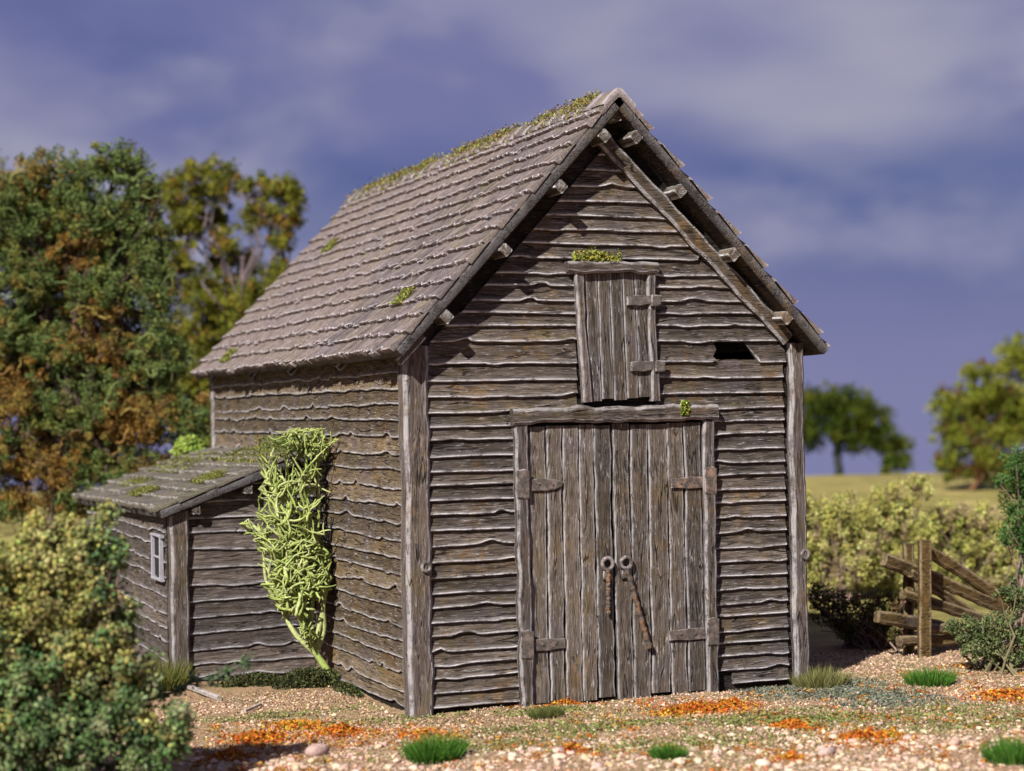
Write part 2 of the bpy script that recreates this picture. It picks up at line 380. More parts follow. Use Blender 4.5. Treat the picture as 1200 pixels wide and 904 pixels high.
def clap(name, z0, h, lim, org, U, OUT, mat, parent, rng, t=.034, wob=.010, bumps=.5, skew=0.0):
    """one lapped board with a waney lower edge; lim(z) -> (u0, u1) where it ends"""
    u0, u1 = lim(z0); L = u1-u0
    if L < .05: return
    n = max(4, int(L/.045)); s = np.linspace(0, 1, n+1)
    b = wave(rng, .25, 1.6)(s*L)*wob + wave(rng, 2, 6)(s*L)*wob*.3
    for _ in range(int(L*bumps*rng.random()*2+.5)):
        c0 = rng.random(); wd = rng.uniform(.05, .12)/L; hgt = rng.uniform(.012, .038)*rng.choice((1, 1, -.5))
        b = b+hgt*np.exp(-np.abs((s-c0)/wd)**rng.choice((1.5, 2, 4)))
    m1, m2 = wave(rng, .4, 3)(s*L)*.004, wave(rng, .5, 5)(s*L)*.004
    rows = [(np.full(n+1, h+.03), .004+0*s, 0), (np.full(n+1, h*.62), t*.45+m1, 0), (b*.5+h*.30, t*.72+m2, .02), (b+.022, t*.93+m2*.5, .22),
            (b+.008, t+0*s, 1), (b, t*.85+0*s, .9), (b+.002, 0*s-.012, 0)]
    V = []; E = []
    for w, o, e in rows:
        for k in range(n+1):
            a0, a1 = lim(z0+float(w[k])); u = a0+s[k]*(a1-a0)
            V.append(np.asarray(org)+np.asarray(U)*u+A(0, 0, z0+float(w[k])+skew*u)+np.asarray(OUT)*float(o[k])); E.append(e)
    m = n+1; F = []
    for r in range(len(rows)-1):
        for k in range(n): F.append((r*m+k, (r+1)*m+k, (r+1)*m+k+1, r*m+k+1))
    F.append(tuple(r*m for r in range(len(rows)-1, -1, -1))); F.append(tuple(r*m+n for r in range(len(rows))))
    return build(name, V, F, mat, parent, {'edge': np.array(E, float)})

# --- front wall: dark backing with a real gap where boards are broken, then the boards
gb = Geo()
def slab(poly, y0, y1):
    n = len(poly); V = [(x, y0, z) for x, z in poly]+[(x, y1, z) for x, z in poly]
    F = [tuple(range(n)), tuple(range(2*n-1, n-1, -1))]+[(i, i+n, (i+1) % n+n, (i+1) % n) for i in range(n)]
    return np.array(V, float), F, np.zeros(2*n)
HX0, HX1, HZ0, HZ1 = 3.235, 3.75, 3.245, 3.445
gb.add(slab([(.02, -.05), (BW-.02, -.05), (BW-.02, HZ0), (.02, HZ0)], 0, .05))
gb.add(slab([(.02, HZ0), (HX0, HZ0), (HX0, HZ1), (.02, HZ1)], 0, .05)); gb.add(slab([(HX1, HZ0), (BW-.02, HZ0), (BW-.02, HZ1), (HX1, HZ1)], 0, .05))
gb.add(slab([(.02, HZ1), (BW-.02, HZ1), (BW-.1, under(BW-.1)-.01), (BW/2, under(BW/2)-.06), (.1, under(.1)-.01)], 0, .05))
front = gb.obj('front_wall', M['shade_wood'], barn)
DX0, DX1, DZ1 = 1.015, 3.175, 2.83       # outside of the door frame
QX0, QX1, QZ0, QZ1 = 1.675, 2.584, 2.83, 4.24   # outside of the hatch frame
def gable_l(z): return max(.165, (z-EZ+.125)/SL-EX+.02)
z = .03; row = 0
FU, FO = A(1, 0, 0), A(0, -1, 0)
while z < under(BW/2)-.2:
    h = .137*rng.uniform(.86, 1.14)
    if z < HZ0-.02 and z+h > HZ0-.05: h = HZ0-z
    elif abs(z-HZ0) < .01: h = HZ1-HZ0+.01
    zc = z+h*.5
    def full_l(q): return gable_l(q)+(.0 if q < 3.42 else .30*min(1, (q-3.42)/.3))  # boards stop short; near-black backing paints the deep shade under the left verge
    def full_r(q): return BW-gable_l(q)-(.03 if q < 3.2 else 0)-(0 if q < 3.46 else .13+.20*min(1, (q-3.46)/2.0))  # right verge likewise: its dark strip is shade put into the backing's colour
    spans = []
    if zc < DZ1: spans = [(full_l, lambda q: DX0+.03), (lambda q: DX1-.03, full_r)]
    elif zc < QZ1-.05: spans = [(full_l, lambda q: QX0+.03), (lambda q: QX1-.03, full_r)]
    else: spans = [(full_l, full_r)]
    if abs(z-HZ0) < .02:   # the broken board
        j1, j2 = wave(rng, 5, 15), wave(rng, 5, 15)
        spans = [spans[0], (lambda q: QX1-.03, lambda q: HX0+.05*float(j1(q*2.0))), (lambda q: HX1+.03-abs(q-HZ0-.03)*1.1+.045*float(j2(q*2.0)), full_r)]
    if row == 0: spans[1] = (lambda q: 3.36, spans[1][1])
    for a, b in spans:
        clap('board', z, h, lambda q, a=a, b=b: (a(q), b(q)), A(0, -.002, 0), FU, FO, M['wood_x'], front, rng, t=.044, wob=.0065, bumps=.8, skew=rng.uniform(-.0012, .0012))
    z += h; row += 1

# --- side wall (towards the lean-to), longer and wavier boards
sb = Geo().add(box_geo((0, .02, -.05), (.05, BL, EZ-.02))); side = sb.obj('side_wall', M['shade_wood'], barn)
z = .02
while z < EZ-.12:
    h = .160*rng.uniform(.86, 1.14); joints = [.06]
    if rng.random() < .7: joints.append(rng.uniform(2.2, 6.0))
    joints.append(BL-.02)
    for a, b in zip(joints, joints[1:]):
        clap('board', z+rng.uniform(-.006, .006), h, lambda q, a=a, b=b: (-b+.004, -a), A(-.002, 0, 0), A(0, -1, 0), A(-1, 0, 0), M['wood_y'], side, rng,
             t=.034, wob=.012, bumps=1.0, skew=rng.uniform(-.004, .004))
    z += h
Geo().add(box_geo((BW-.05, .02, -.05), (BW, BL, EZ-.02))).obj('side_wall', M['wood_y'], barn)
rw = Geo().add(slab([(.02, -.05), (BW-.02, -.05), (BW-.02, EZ), (BW-.1, under(BW-.1)-.01), (BW/2, under(BW/2)-.06), (.1, under(.1)-.01), (.02, EZ)], BL-.05, BL))
rw.obj('rear_wall', M['wood_x'], barn)

# --- corner posts
def post(x0, x1, y0, y1, ztop):
    return beam('corner_post', A((x0+x1)/2, (y0+y1)/2, -.08), A((x0+x1)/2+rng.uniform(-.01, .01), (y0+y1)/2, ztop), x1-x0, y1-y0, A(0, -1, 0), rng, wob=.014, ch=.03, step=.09,
                mat=M['post'], parent=barn)
pl = post(-.075, .17, -.075, .13, 3.42)
pr = post(4.06, 4.235, -.075, .10, 3.44)
post(-.055, .08, BL-.09, BL+.04, 3.40); post(BW-.08, BW+.05, BL-.09, BL+.04, 3.40)
for parent, c in ((pl, A(.105, -.088, 1.36)), (pr, A(4.19, -.088, 1.29))):
    Geo().add(ring_geo(c, .042, .017, A(.1, -1, .1))).add(prism_geo([(.012*cos(i*.9), .03*sin(i*.9)) for i in range(7)], .01, c+A(0, .006, 0), A(1, 0, 0), A(0, 0, 1), A(0, -1, 0), .002)).obj('iron_eye', M['iron'], parent)

# --- roof: deck, purlins, tiles
roof = empty('roof', (BW/2, 4, 4.6), barn)
RY0, RY1 = -OV, BL+.26
def slope_pt(side, s, y, up=0.0):      # s metres down from the ridge, up along the slope's normal
    x = BW/2-side*(CT*s+ST*up); return A(x, y, AZ-.03-ST*s+CT*up)
SLEN = (BW/2+EX)/CT
for side_ in (1, -1):
    p = [slope_pt(side_, 0, RY0, -.045), slope_pt(side_, SLEN-.01, RY0, -.045), slope_pt(side_, SLEN-.01, RY1, -.045), slope_pt(side_, 0, RY1, -.045)]
    nrm = A(-side_*ST, 0, CT); k = 24; V = []; F = []; E = []
    prof = [(0, 0, 0), (.4, 0, 0), (.985, 0, 0), (1, -.012, .7), (1, -.088, .6), (.985, -.10, .3), (.4, -.10, 0), (0, -.10, 0)]
    yy = np.concatenate([[RY0, RY0+.012], np.linspace(RY0+.2, RY1-.2, k), [RY1-.012, RY1]]); w1 = wave(rng, .3, 3)
    for i, y in enumerate(yy):
        edge_ = i in (0, len(yy)-1)
        for f, d, e in prof:
            ss = f*SLEN+(.012*float(w1(y)) if f > .9 else 0); dd = d
            if edge_: dd = -.012 if d > -.03 else -.088
            V.append(slope_pt(side_, ss, y, -.01+dd)); E.append(e*.6 if not edge_ else (.45 if dd > -.03 else .05))
    m = len(prof)
    for i in range(len(yy)-1):
        for j in range(m): F.append((i*m+j, i*m+(j+1) % m, (i+1)*m+(j+1) % m, (i+1)*m+j))
    F += [tuple(range(m)), tuple(range((len(yy)-1)*m, len(yy)*m))[::-1]]
    build('roof_deck', V, F, M['verge'], roof, {'edge': np.array(E, float)})
    for s in (.42, 1.12, 1.96, 2.82):
        beam('purlin', slope_pt(side_, s, RY0-.025+rng.uniform(-.015, .02), -.165), slope_pt(side_, s, RY1-.03, -.165), .105, .105, nrm, rng, wob=.006, ch=.010, step=.22, mat=M['purlin'], parent=roof)
    # rafter lying on the face of the gable
    if side_ < 0:
        beam('gable_rafter', slope_pt(side_, .13, -.06, -.36), slope_pt(side_, SLEN-.33, -.06, -.21), .155, .085, A(0, -1, 0), rng, wob=.016, ch=.025, step=.08, mat=M['rafter'], parent=roof)
beam('ridge_beam', A(BW/2, RY0+.05, AZ-.225), A(BW/2, RY1-.05, AZ-.225), .10, .12, A(0, 0, 1), rng, wob=.006, ch=.012, step=.3, mat=M['purlin'], parent=roof)
for y in (-.06, 1.85, 3.75, 5.58, 7.62):
    a = slope_pt(1, SLEN-.33, y, -.155); b = slope_pt(1, SLEN+.015, y, -.150)
    beam('rafter_tail', a, b, .085, .075, A(0, 0, 1), rng, wob=.004, ch=.012, mat=M['purlin'], parent=roof)

def tile_meshes(tw, tl, th, nvar, mat, prefix, rng):
    out = []
    for _ in range(nvar):
        n = 5; xs = np.linspace(-tw/2+.0008, tw/2-.0008, n); jag = [rng.uniform(-.020, .020) for _ in xs]; V = []; E = []
        for yy, zz, e in ((0, 0, 0), (tl*.55, th*.5, 0), (tl-.030, th*.95+.002, .05), (tl, th+.004, 1), (tl-.004, th-.012, .5), (tl-.012, -.014, 0)):
            for i, x in enumerate(xs):
                V.append((x, yy+(jag[i] if yy > tl*.6 else 0), zz+(rng.uniform(-.003, .003) if zz > 0 else 0))); E.append(e)
        F = []
        for r in range(5):
            for i in range(n-1): F.append((r*n+i, (r+1)*n+i, (r+1)*n+i+1, r*n+i+1))
        for c in (0, n-1):
            f = [r*n+c for r in range(6)]; F.append(tuple(f if c else f[::-1]))
        me = make_mesh(prefix, V, F, {'edge': np.array(E)}); me.materials.append(mat); out.append((me, np.array(V), F, np.array(E)))
    return out
def lay_tiles(parent, frame, slen, y0, y1, expo, tw, mat, rng, limit, side_, near):
    """frame(s, y, up) -> world point; the tiles that show largest are objects, the rest one mesh"""
    var = tile_meshes(tw, expo*1.32, .044, 10, mat, 'tile', rng)
    nrow = int(math.ceil(slen/expo)); items = []
    for r in range(nrow):
        s0 = slen-(nrow-r)*expo-expo*.32+.02; off = (r % 2)*tw*.5; ncol = int((y1-y0)/tw)+1
        rw_ = wave(rng, .3, 2.5)
        for c in range(ncol):
            y = y0+tw*(c+.5)-off*(1 if c else 0)+(tw*.25 if (c == 0 and off) else 0)
            if y > y1-tw*.3: continue
            s = max(s0, -.02)+float(rw_(y))*.010+rng.gauss(0, .010)+(rng.uniform(.02, .05) if rng.random() < .05 else 0)
            items.append((y, r, s, rng.gauss(0, .006), rng.randrange(len(var)), rng.uniform(0, .004)))
    items.sort(key=near)
    P0 = frame(0, 0, 0); ac = frame(0, 1, 0)-P0; dn = frame(1, 0, 0)-P0; nn = frame(0, 0, 1)-P0
    rest_V, rest_F, rest_E, n0 = [], [], [], 0
    for i, (y, r, s, rz, v, up) in enumerate(items):
        a = ac*cos(rz)+dn*sin(rz); d = dn*cos(rz)-ac*sin(rz); o = frame(s, y, up)
        if i < limit:
            t = bpy.data.objects.new('tile', var[v][0]); link(t, o, parent)
            R = Matrix(((a[0], d[0], nn[0]), (a[1], d[1], nn[1]), (a[2], d[2], nn[2]))); t.rotation_euler = R.to_euler()
        else:
            V = var[v][1]; rest_V.append(o+V[:, :1]*a+V[:, 1:2]*d+V[:, 2:]*nn); rest_F += [tuple(q+n0 for q in f) for f in var[v][2]]; rest_E.append(var[v][3]); n0 += len(V)
    if rest_V:
        o = build('tile_courses', np.concatenate(rest_V), rest_F, mat, parent, {'edge': np.concatenate(rest_E)}); o['kind'] = 'stuff'
lay_tiles(roof, lambda s, y, up: slope_pt(1, s, y, up), SLEN+.015, RY0-.012, RY1+.01, .226, .150, M['tile'], random.Random(3), 300, 1, lambda q: q[0]*1.0+abs(q[1]-8)*.08)
def fr2(s, y, up): return slope_pt(-1, s, RY1+RY0-y, up)
lay_tiles(roof, fr2, SLEN+.015, RY0-.01, RY1+.012, .226, .150, M['tile'], random.Random(4), 0, -1, lambda q: q[0])
# ridge capping
gr = Geo(); y = RY0-.01; i = 0
while y < RY1-.1:
    ln_ = .33; V = []; n = 9
    prof_ = [(-.17, -.150), (-.165, -.128), (-.09, -.052), (-.02, .012), (0, .022), (.02, .012), (.09, -.052), (.165, -.128), (.17, -.150)]
    for yy, k in ((y, 1.0), (y+ln_*.5, .97), (y+ln_+.02, .93)):
        for qx, qz in prof_: V.append((BW/2+qx*k, yy, AZ+.008+qz*k+rng.uniform(-.004, .004)))
    V = V+[(BW/2+(q[0]-BW/2)*.93, q[1], q[2]-.095) for q in V]; k3 = 3*n
    F = [(r*n+j, r*n+j+1, (r+1)*n+j+1, (r+1)*n+j) for r in range(2) for j in range(n-1)]
    F += [(j, k3+j, k3+j+1, j+1) for j in range(n-1)]
    build('ridge_tile', np.array(V), F, M['tile'], roof, {'edge': np.array([.8]*n+[0]*2*n+[0]*3*n)}); y += ln_

# --- double door
frame_ = empty('door_frame', (2.1, -.05, 0), barn)
beam('lintel', A(DX0-.02, -.075, 2.745), A(DX1+.02, -.075, 2.752), .155, .125, A(0, -1, 0), rng, wob=.016, ch=.026, step=.06, mat=M['beam_x'], parent=frame_, fine=1.6)
beam('jamb', A(1.105, -.062, -.06), A(1.085, -.062, 2.67), .135, .095, A(0, -1, 0), rng, wob=.012, ch=.02, mat=M['post'], parent=frame_)
beam('jamb', A(3.098, -.062, -.06), A(3.105, -.062, 2.67), .135, .095, A(0, -1, 0), rng, wob=.012, ch=.02, mat=M['post'], parent=frame_)
def leaf_door(x0, x1, widths, seed):
    r = random.Random(seed); d = empty('door_leaf', ((x0+x1)/2, -.04, 0), barn); t = sum(widths); x = x0
    Geo().add(box_geo((x0, -.018, .02), (x1, -.004, 2.655))).obj('door_backing', M['shade_wood'], d)
    for i, w in enumerate(widths):
        w = w/t*(x1-x0)
        beam('plank', A(x+w/2+r.uniform(-.005, .005), -.045, r.uniform(-.03, .02)), A(x+w/2+r.uniform(-.004, .004), -.045, 2.645+r.uniform(-.015, .01)), w-.013, .045+r.uniform(-.008, .010), A(0, -1, 0), r,
             wob=.0085, ch=.008, step=.045, mat=M['wood_z'], parent=d, fine=1.5); x += w
    return d
dl = leaf_door(1.172, 2.045, [1, .95, 1.0, .95, 1.05], 21)
dr = leaf_door(2.058, 3.030, [.95, 1.0, 1.1, .95, 1.0], 22)
def hinge(parent, xj, xt, z, mat, dirn, blunt):
    g_ = Geo()
    g_.add(prism_geo([(-.062, -.13), (.064, -.14), (.068, .12), (.015, .145), (-.064, .13)], .014, A(xj, -.108, z), A(1, 0, 0), A(0, 0, 1), A(0, -1, 0)))
    L = abs(xt-xj)-.07; o = A(xj+dirn*.07, -.073, z-.01)
    pts = [(0, -.058), (L*.45, -.062), (L*.8, -.05), (L, -.02 if not blunt else -.052), (L*1.01, .02 if not blunt else .045), (L*.8, .042), (L*.4, .055), (0, .05)]
    if dirn < 0: pts = [(-a, b) for a, b in pts][::-1]
    g_.add(prism_geo(pts, .016, o, A(1, 0, 0), A(0, 0, 1), A(0, -1, 0)))
    o_ = g_.obj('strap_hinge', mat, parent)
    for k in (.3, .7):
        c = o+A(dirn*L*k, -.016, rng.uniform(-.01, .01))
        Geo().add(tube_geo([c, c+A(0, -.006, 0), c+A(0, -.010, 0)], [.012, .011, .004], 7)).obj('nail', M['dark_iron'], o_)
hinge(dl, 1.085, 1.51, 2.10, M['iron'], 1, False); hinge(dl, 1.10, 1.51, .575, M['iron'], 1, True)
hinge(dr, 3.105, 2.68, 2.07, M['rusty'], -1, True); hinge(dr, 3.10, 2.63, .575, M['iron'], -1, True)
def pull(parent, c, e, r=.021):
    c = np.asarray(c, float); e = np.asarray(e, float)
    g_ = Geo().add(ring_geo(c, .056, .021, A(0, -1, .05))).add(prism_geo([(-.05, -.15), (.05, -.15), (.04, -.05), (-.04, -.05)], .02, c+A(0, .02, 0), A(1, 0, 0), A(0, 0, 1), A(0, -1, 0)))
    o = g_.obj('ring_handle', M['iron'], parent, True)
    n = 26; P = [c+A(0, -.012, -.06)+(e-c-A(0, 0, -.06))*t for t in np.linspace(0, 1, n)]
    d = norm(e-c); w = A(d[2], 0, -d[0]); R = [r]*n
    P = [p+w*.006*sin(i*1.5) for i, p in enumerate(P)]
    Geo().add(tube_geo(P, [r*(1+.14*sin(i*2.4)) for i in range(n)], 8)).obj('handle_bar', M['rusty'], o)
pull(dl, A(1.965, -.098, 1.30), A(1.955, -.098, .82)); pull(dr, A(2.165, -.098, 1.30), A(2.395, -.098, .46), .026)

# --- loft hatch
hatch = empty('loft_hatch', (2.12, -.04, 2.87), barn)
Geo().add(box_geo((1.80, -.016, 2.86), (2.47, -.004, 4.13))).obj('hatch_backing', M['shade_wood'], hatch)
x = 1.795
for w in (.135, .13, .14, .13, .145):
    t = (x-1.795)
    beam('plank', A(x+w/2+.03, -.04, 2.885+rng.uniform(-.02, .03)), A(x+w/2, -.04, 4.14), w-.009, .03+rng.uniform(0, .008), A(0, -1, 0), rng, wob=.004, ch=.006, step=.06, mat=M['wood_z'], parent=hatch); x += w
beam('jamb', A(1.795, -.052, 2.87), A(1.728, -.052, 4.12), .095, .075, A(0, -1, 0), rng, wob=.010, ch=.018, mat=M['post'], parent=hatch)
beam('jamb', A(2.533, -.052, 2.87), A(2.503, -.052, 4.17), .095, .075, A(0, -1, 0), rng, wob=.010, ch=.018, mat=M['post'], parent=hatch)
beam('lintel', A(1.60, -.068, 4.175), A(2.57, -.068, 4.185), .115, .11, A(0, -1, 0), rng, wob=.012, ch=.022, step=.05, mat=M['beam_x'], parent=hatch, fine=1.6)
for zz, a in ((3.86, 2.235), (3.215, 2.265)):
    g_ = Geo().add(prism_geo([(0, -.05), (.13, -.055), (.26, -.035), (.26, .045), (.12, .05), (0, .04)], .035, A(a, -.058, zz), A(1, 0, 0), A(0, 0, 1), A(0, -1, 0)))
    g_.add(prism_geo([(0, -.06), (.11, -.05), (.115, .05), (.01, .055)], .03, A(a+.25, -.088, zz), A(1, 0, 0), A(0, 0, 1), A(0, -1, 0))).obj('hinge', M['dark_iron'], hatch)

# ------------------------------------------------------------------ lean-to shed
shed = empty('lean_to_shed', (-.85, 5.8, 0))
tag(shed, 'low lean-to shed with mossy sloping roof built against the barn side wall', 'shed')
LY0, LY1, LX = 3.2, 8.45, -1.607
LRX, LRZ, LTZ = -1.745, 1.815, 2.437
LS = (LTZ-LRZ)/(-LRX); LTH = math.atan(LS)
def shed_under(x): return LRZ-.10+LS*(x-LRX)
fw = Geo().add(slab([(LX+.03, -.05), (-.035, -.05), (-.035, shed_under(-.035)), (LX+.03, shed_under(LX+.03))], LY0, LY0+.05)).obj('front_wall', M['shade_wood'], shed)
z = .0; r = random.Random(31)
while z < 2.3:
    h = .172*r.uniform(.88, 1.12)
    def lim(q):
        a = LX+.17
        if q > shed_under(a): a = min(-.06, LRX+(q-LRZ+.10)/LS)
        return a, -.034
    if z+.03 < shed_under(-.1): clap('board', z, h, lim, A(0, LY0-.002, 0), FU, FO, M['shed_x'], fw, r, t=.032, wob=.013, bumps=1.1, skew=r.uniform(-.006, .006))
    z += h
lw = Geo().add(box_geo((LX, LY0+.02, -.05), (LX+.05, LY1, LRZ-.02))).obj('side_wall', M['shade_wood'], shed)
z = .02
while z < LRZ-.1:
    h = .172*r.uniform(.88, 1.12)
    clap('board', z, h, lambda q: (-LY1+.02, -LY0-.12), A(LX-.002, 0, 0), A(0, -1, 0), A(-1, 0, 0), M['shed_y'], lw, r, t=.030, wob=.013, bumps=.8, skew=r.uniform(-.004, .004)); z += h
Geo().add(slab([(LX+.03, -.05), (-.035, -.05), (-.035, shed_under(-.035)), (LX+.03, shed_under(LX+.03))], LY1-.05, LY1)).obj('rear_wall', M['shed_x'], shed)
beam('corner_post', A(-1.515, LY0+.0, -.06), A(-1.52, LY0+.0, 1.80), .195, .17, A(0, -1, 0), r, wob=.008, ch=.022, mat=M['post'], parent=shed)
# window in the shed's side wall
win = empty('window', (LX-.05, 3.62, 1.03), shed); wy0, wy1, wz0, wz1 = 3.40, 3.84, 1.05, 1.52
for (p, q) in (((wy0, wz0), (wy0, wz1)), ((wy1, wz0), (wy1, wz1)), ((wy0-.04, wz0), (wy1+.04, wz0)), ((wy0-.04, wz1), (wy1+.04, wz1))):
    beam('frame', A(LX-.052, p[0], p[1]), A(LX-.052, q[0], q[1]), .030, .05, A(-1, 0, 0), r, wob=.003, ch=.008, mat=M['white_paint'], parent=win)
beam('glazing_bar', A(LX-.046, wy0, (wz0+wz1)/2), A(LX-.046, wy1, (wz0+wz1)/2), .022, .03, A(-1, 0, 0), r, wob=.002, ch=.004, mat=M['white_paint'], parent=win)
for a, b in ((wz0+.03, (wz0+wz1)/2-.016), ((wz0+wz1)/2+.016, wz1-.03)):
    Geo().add(box_geo((LX-.042, wy0+.03, a), (LX-.036, wy1-.03, b))).obj('pane', M['glass'], win)
# shed roof
sroof = empty('roof', (-.9, 5.8, 2.1), shed)
CL, SNL = cos(LTH), sin(LTH); SY0, SY1 = 3.04, 8.62
def spt(s, y, up=0.0):                 # s metres down from the barn wall; the back end has sunk a little
    sag = -.012*(y-SY0)
    return A(-.035-CL*s-SNL*up, y, LTZ-SNL*s+CL*up+sag)
SSL = (-.035-LRX)/CL
V = []; F = []; E = []
prof = [(0, 0, 0), (.5, 0, 0), (.985, 0, 0), (1, -.015, .6), (1, -.085, .5), (.98, -.10, .2), (.5, -.10, 0), (0, -.10, 0)]
yy = np.concatenate([[SY0, SY0+.015], np.linspace(SY0+.2, SY1-.2, 14), [SY1-.015, SY1]])
for i, y in enumerate(yy):
    ed = i in (0, len(yy)-1)
    for f, d, e in prof: V.append(spt(f*SSL, y, -.012+(d if not ed else (-.015 if d > -.04 else -.085)))); E.append(e*.5 if not ed else (.5 if d > -.04 else .08))
m = len(prof)
for i in range(len(yy)-1):
    for j in range(m): F.append((i*m+j, i*m+(j+1) % m, (i+1)*m+(j+1) % m, (i+1)*m+j))
F += [tuple(range(m)), tuple(range((len(yy)-1)*m, len(yy)*m))[::-1]]
build('roof_deck', V, F, M['verge'], sroof, {'edge': np.array(E, float)})
for s in (.15, .85, 1.45):
    beam('purlin', spt(s, SY0+.02, -.155), spt(s, SY1-.05, -.155), .09, .085, A(0, 0, 1), r, wob=.004, ch=.01, step=.3, mat=M['purlin'], parent=sroof)
lay_tiles(sroof, spt, SSL+.015, SY0-.012, SY1, .235, .172, M['shed_tile'], random.Random(8), 300, 1, lambda q: q[0])

# ------------------------------------------------------------------ leaf, flock and stone makers
def rand_unit(r, n):
    v = r.normal(size=(n, 3)); return v/np.linalg.norm(v, axis=1)[:, None]
def leaf_quads(r, C, size, col, flat=0.0, jit=.18, asp=.62):
    """one small diamond-shaped leaf at every point of C"""
    n = len(C); size = np.broadcast_to(size, (n,))*r.uniform(.7, 1.3, n); u = rand_unit(r, n); u[:, 2] *= (1-flat); u /= np.linalg.norm(u, axis=1)[:, None]
    w = rand_unit(r, n); v = np.cross(u, w); v /= np.linalg.norm(v, axis=1)[:, None]; nn = np.cross(u, v)
    a = u*size[:, None]; b = v*(size*asp)[:, None]; k = nn*(size*.22)[:, None]
    V = np.stack([C-a, C+b*.9+k-a*.1, C+a, C-b*.9+k-a*.1], 1).reshape(-1, 3)
    F = np.arange(4*n).reshape(n, 4)
    col = np.broadcast_to(col, (n, 3))*(1+r.normal(0, jit, (n, 1)))*(1+r.normal(0, jit*.4, (n, 3)))
    return V, F, np.repeat(np.clip(col, .003, .9), 4, axis=0)
ICO_V = None
def ico():
    global ICO_V
    if ICO_V is None:
        t = (1+5**.5)/2
        v = np.array([(-1, t, 0), (1, t, 0), (-1, -t, 0), (1, -t, 0), (0, -1, t), (0, 1, t), (0, -1, -t), (0, 1, -t), (t, 0, -1), (t, 0, 1), (-t, 0, -1), (-t, 0, 1)], float)
        f = np.array([(0, 11, 5), (0, 5, 1), (0, 1, 7), (0, 7, 10), (0, 10, 11), (1, 5, 9), (5, 11, 4), (11, 10, 2), (10, 7, 6), (7, 1, 8), (3, 9, 4), (3, 4, 2), (3, 2, 6), (3, 6, 8), (3, 8, 9), (4, 9, 5), (2, 4, 11), (6, 2, 10), (8, 6, 7), (9, 8, 1)])
        ICO_V = (v/np.linalg.norm(v[0]), f)
    return ICO_V
def lumps(r, C, R, col, rough=.22, flatz=1.0, jit=.15):
    """a small uneven 20-sided lump at every point of C"""
    n = len(C); R = np.broadcast_to(R, (n,)); iv, jf = ico()
    q = np.linalg.qr(r.normal(size=(n, 3, 3)))[0]; v = np.einsum('nij,kj->nki', q, iv)
    v = v*(1+r.normal(0, rough, (n, 12, 1)))*R[:, None, None]*r.uniform(.75, 1.25, (n, 1, 3)); v[:, :, 2] *= flatz
    V = (v+np.asarray(C)[:, None, :]).reshape(-1, 3); F = (jf[None]+np.arange(n)[:, None, None]*12).reshape(-1, 3)
    col = np.broadcast_to(col, (n, 3))*(1+r.normal(0, jit, (n, 1)))*(1+r.normal(0, jit*.35, (n, 3)))
    return V, F, np.repeat(np.clip(col, .003, .95), 12, axis=0)
def build_big(name, parts, mat, parent=None, smooth=False, base=False):
    V = np.concatenate([p[0] for p in parts]); n = 0; Fs = []
    for p in parts: Fs.append(p[1]+n); n += len(p[0])
    return build(name, V, np.concatenate(Fs), mat, parent, {'tint': np.concatenate([p[2] for p in parts])}, smooth, base)
def blades(r, C, h, lean, wid, col):
    """grass blades: narrow bent triangles pairs"""
    n = len(C); h = np.broadcast_to(h, (n,))*r.uniform(.6, 1.2, n); a = r.uniform(0, 2*pi, n); le = lean
    top = C+np.stack([le[:, 0]*h, le[:, 1]*h, h], 1); mid = C+np.stack([le[:, 0]*h*.3, le[:, 1]*h*.3, h*.55], 1)
    s = np.stack([np.cos(a), np.sin(a), 0*a], 1)*wid
    V = np.stack([C-s, C+s, mid+s*.8, top, mid-s*.8], 1).reshape(-1, 3); i = np.arange(n)[:, None]*5
    F = np.concatenate([i+np.array([[0, 1, 2, 4]])]); T = i+np.array([[4, 2, 3, 3]])
    F = np.concatenate([F, T])
    col = np.broadcast_to(col, (n, 3))*(1+r.normal(0, .2, (n, 1)))
    return V, F, np.repeat(np.clip(col, .003, .9), 5, axis=0)
def tri_blades(r, C, h, lean, wid, col):
    n = len(C); h = np.broadcast_to(h, (n,))*r.uniform(.6, 1.2, n); a = r.uniform(0, 2*pi, n)
    top = C+np.stack([lean[:, 0]*h, lean[:, 1]*h, h], 1); s = np.stack([np.cos(a), np.sin(a), 0*a], 1)*wid
    V = np.stack([C-s, C+s, top], 1).reshape(-1, 3); F = np.arange(3*n).reshape(n, 3)
    col = np.broadcast_to(col, (n, 3))*(1+r.normal(0, .2, (n, 1)))
    return V, F, np.repeat(np.clip(col, .003, .9), 3, axis=0)
def pick(r, n, cols, w):
    i = r.choice(len(cols), n, p=np.array(w)/sum(w)); return np.array(cols)[i]
def add_tube(parts, P, R, col, k=6):
    V, F, _ = tube_geo(P, R, k); quads = np.array([f for f in F if len(f) == 4]); parts.append((V, quads, np.tile(np.array(col), (len(V), 1))))

# ------------------------------------------------------------------ moss on the roofs
MOSS = [(.26, .27, .05), (.20, .22, .045), (.32, .30, .08), (.15, .13, .05)]
def moss_patch(seed, P, label, group=None, cols=MOSS, w=(4, 3, 3, 1), size=.016, name='moss_patch'):
    r = np.random.default_rng(seed); n = len(P)
    o = build_big(name, [leaf_quads(r, P, size, pick(r, n, cols, w), jit=.25)], M['flock'])
    return tag(o, label, 'moss', group)
r = np.random.default_rng(40); n = 14000
y = r.uniform(RY0+.45, RY1, n); dens = .5+.5*np.sin(y*2.1+1)+.35*np.sin(y*5.3); keep = r.random(n) < np.clip(dens*.55+.22, .06, 1); y = y[keep]; n = len(y)
a = r.normal(.15, .55, n); hh = np.abs(r.normal(0, .032, n)); dx = np.where(r.random(n) < .8, -np.abs(r.normal(0, .09, n)), np.abs(r.normal(0, .05, n)))
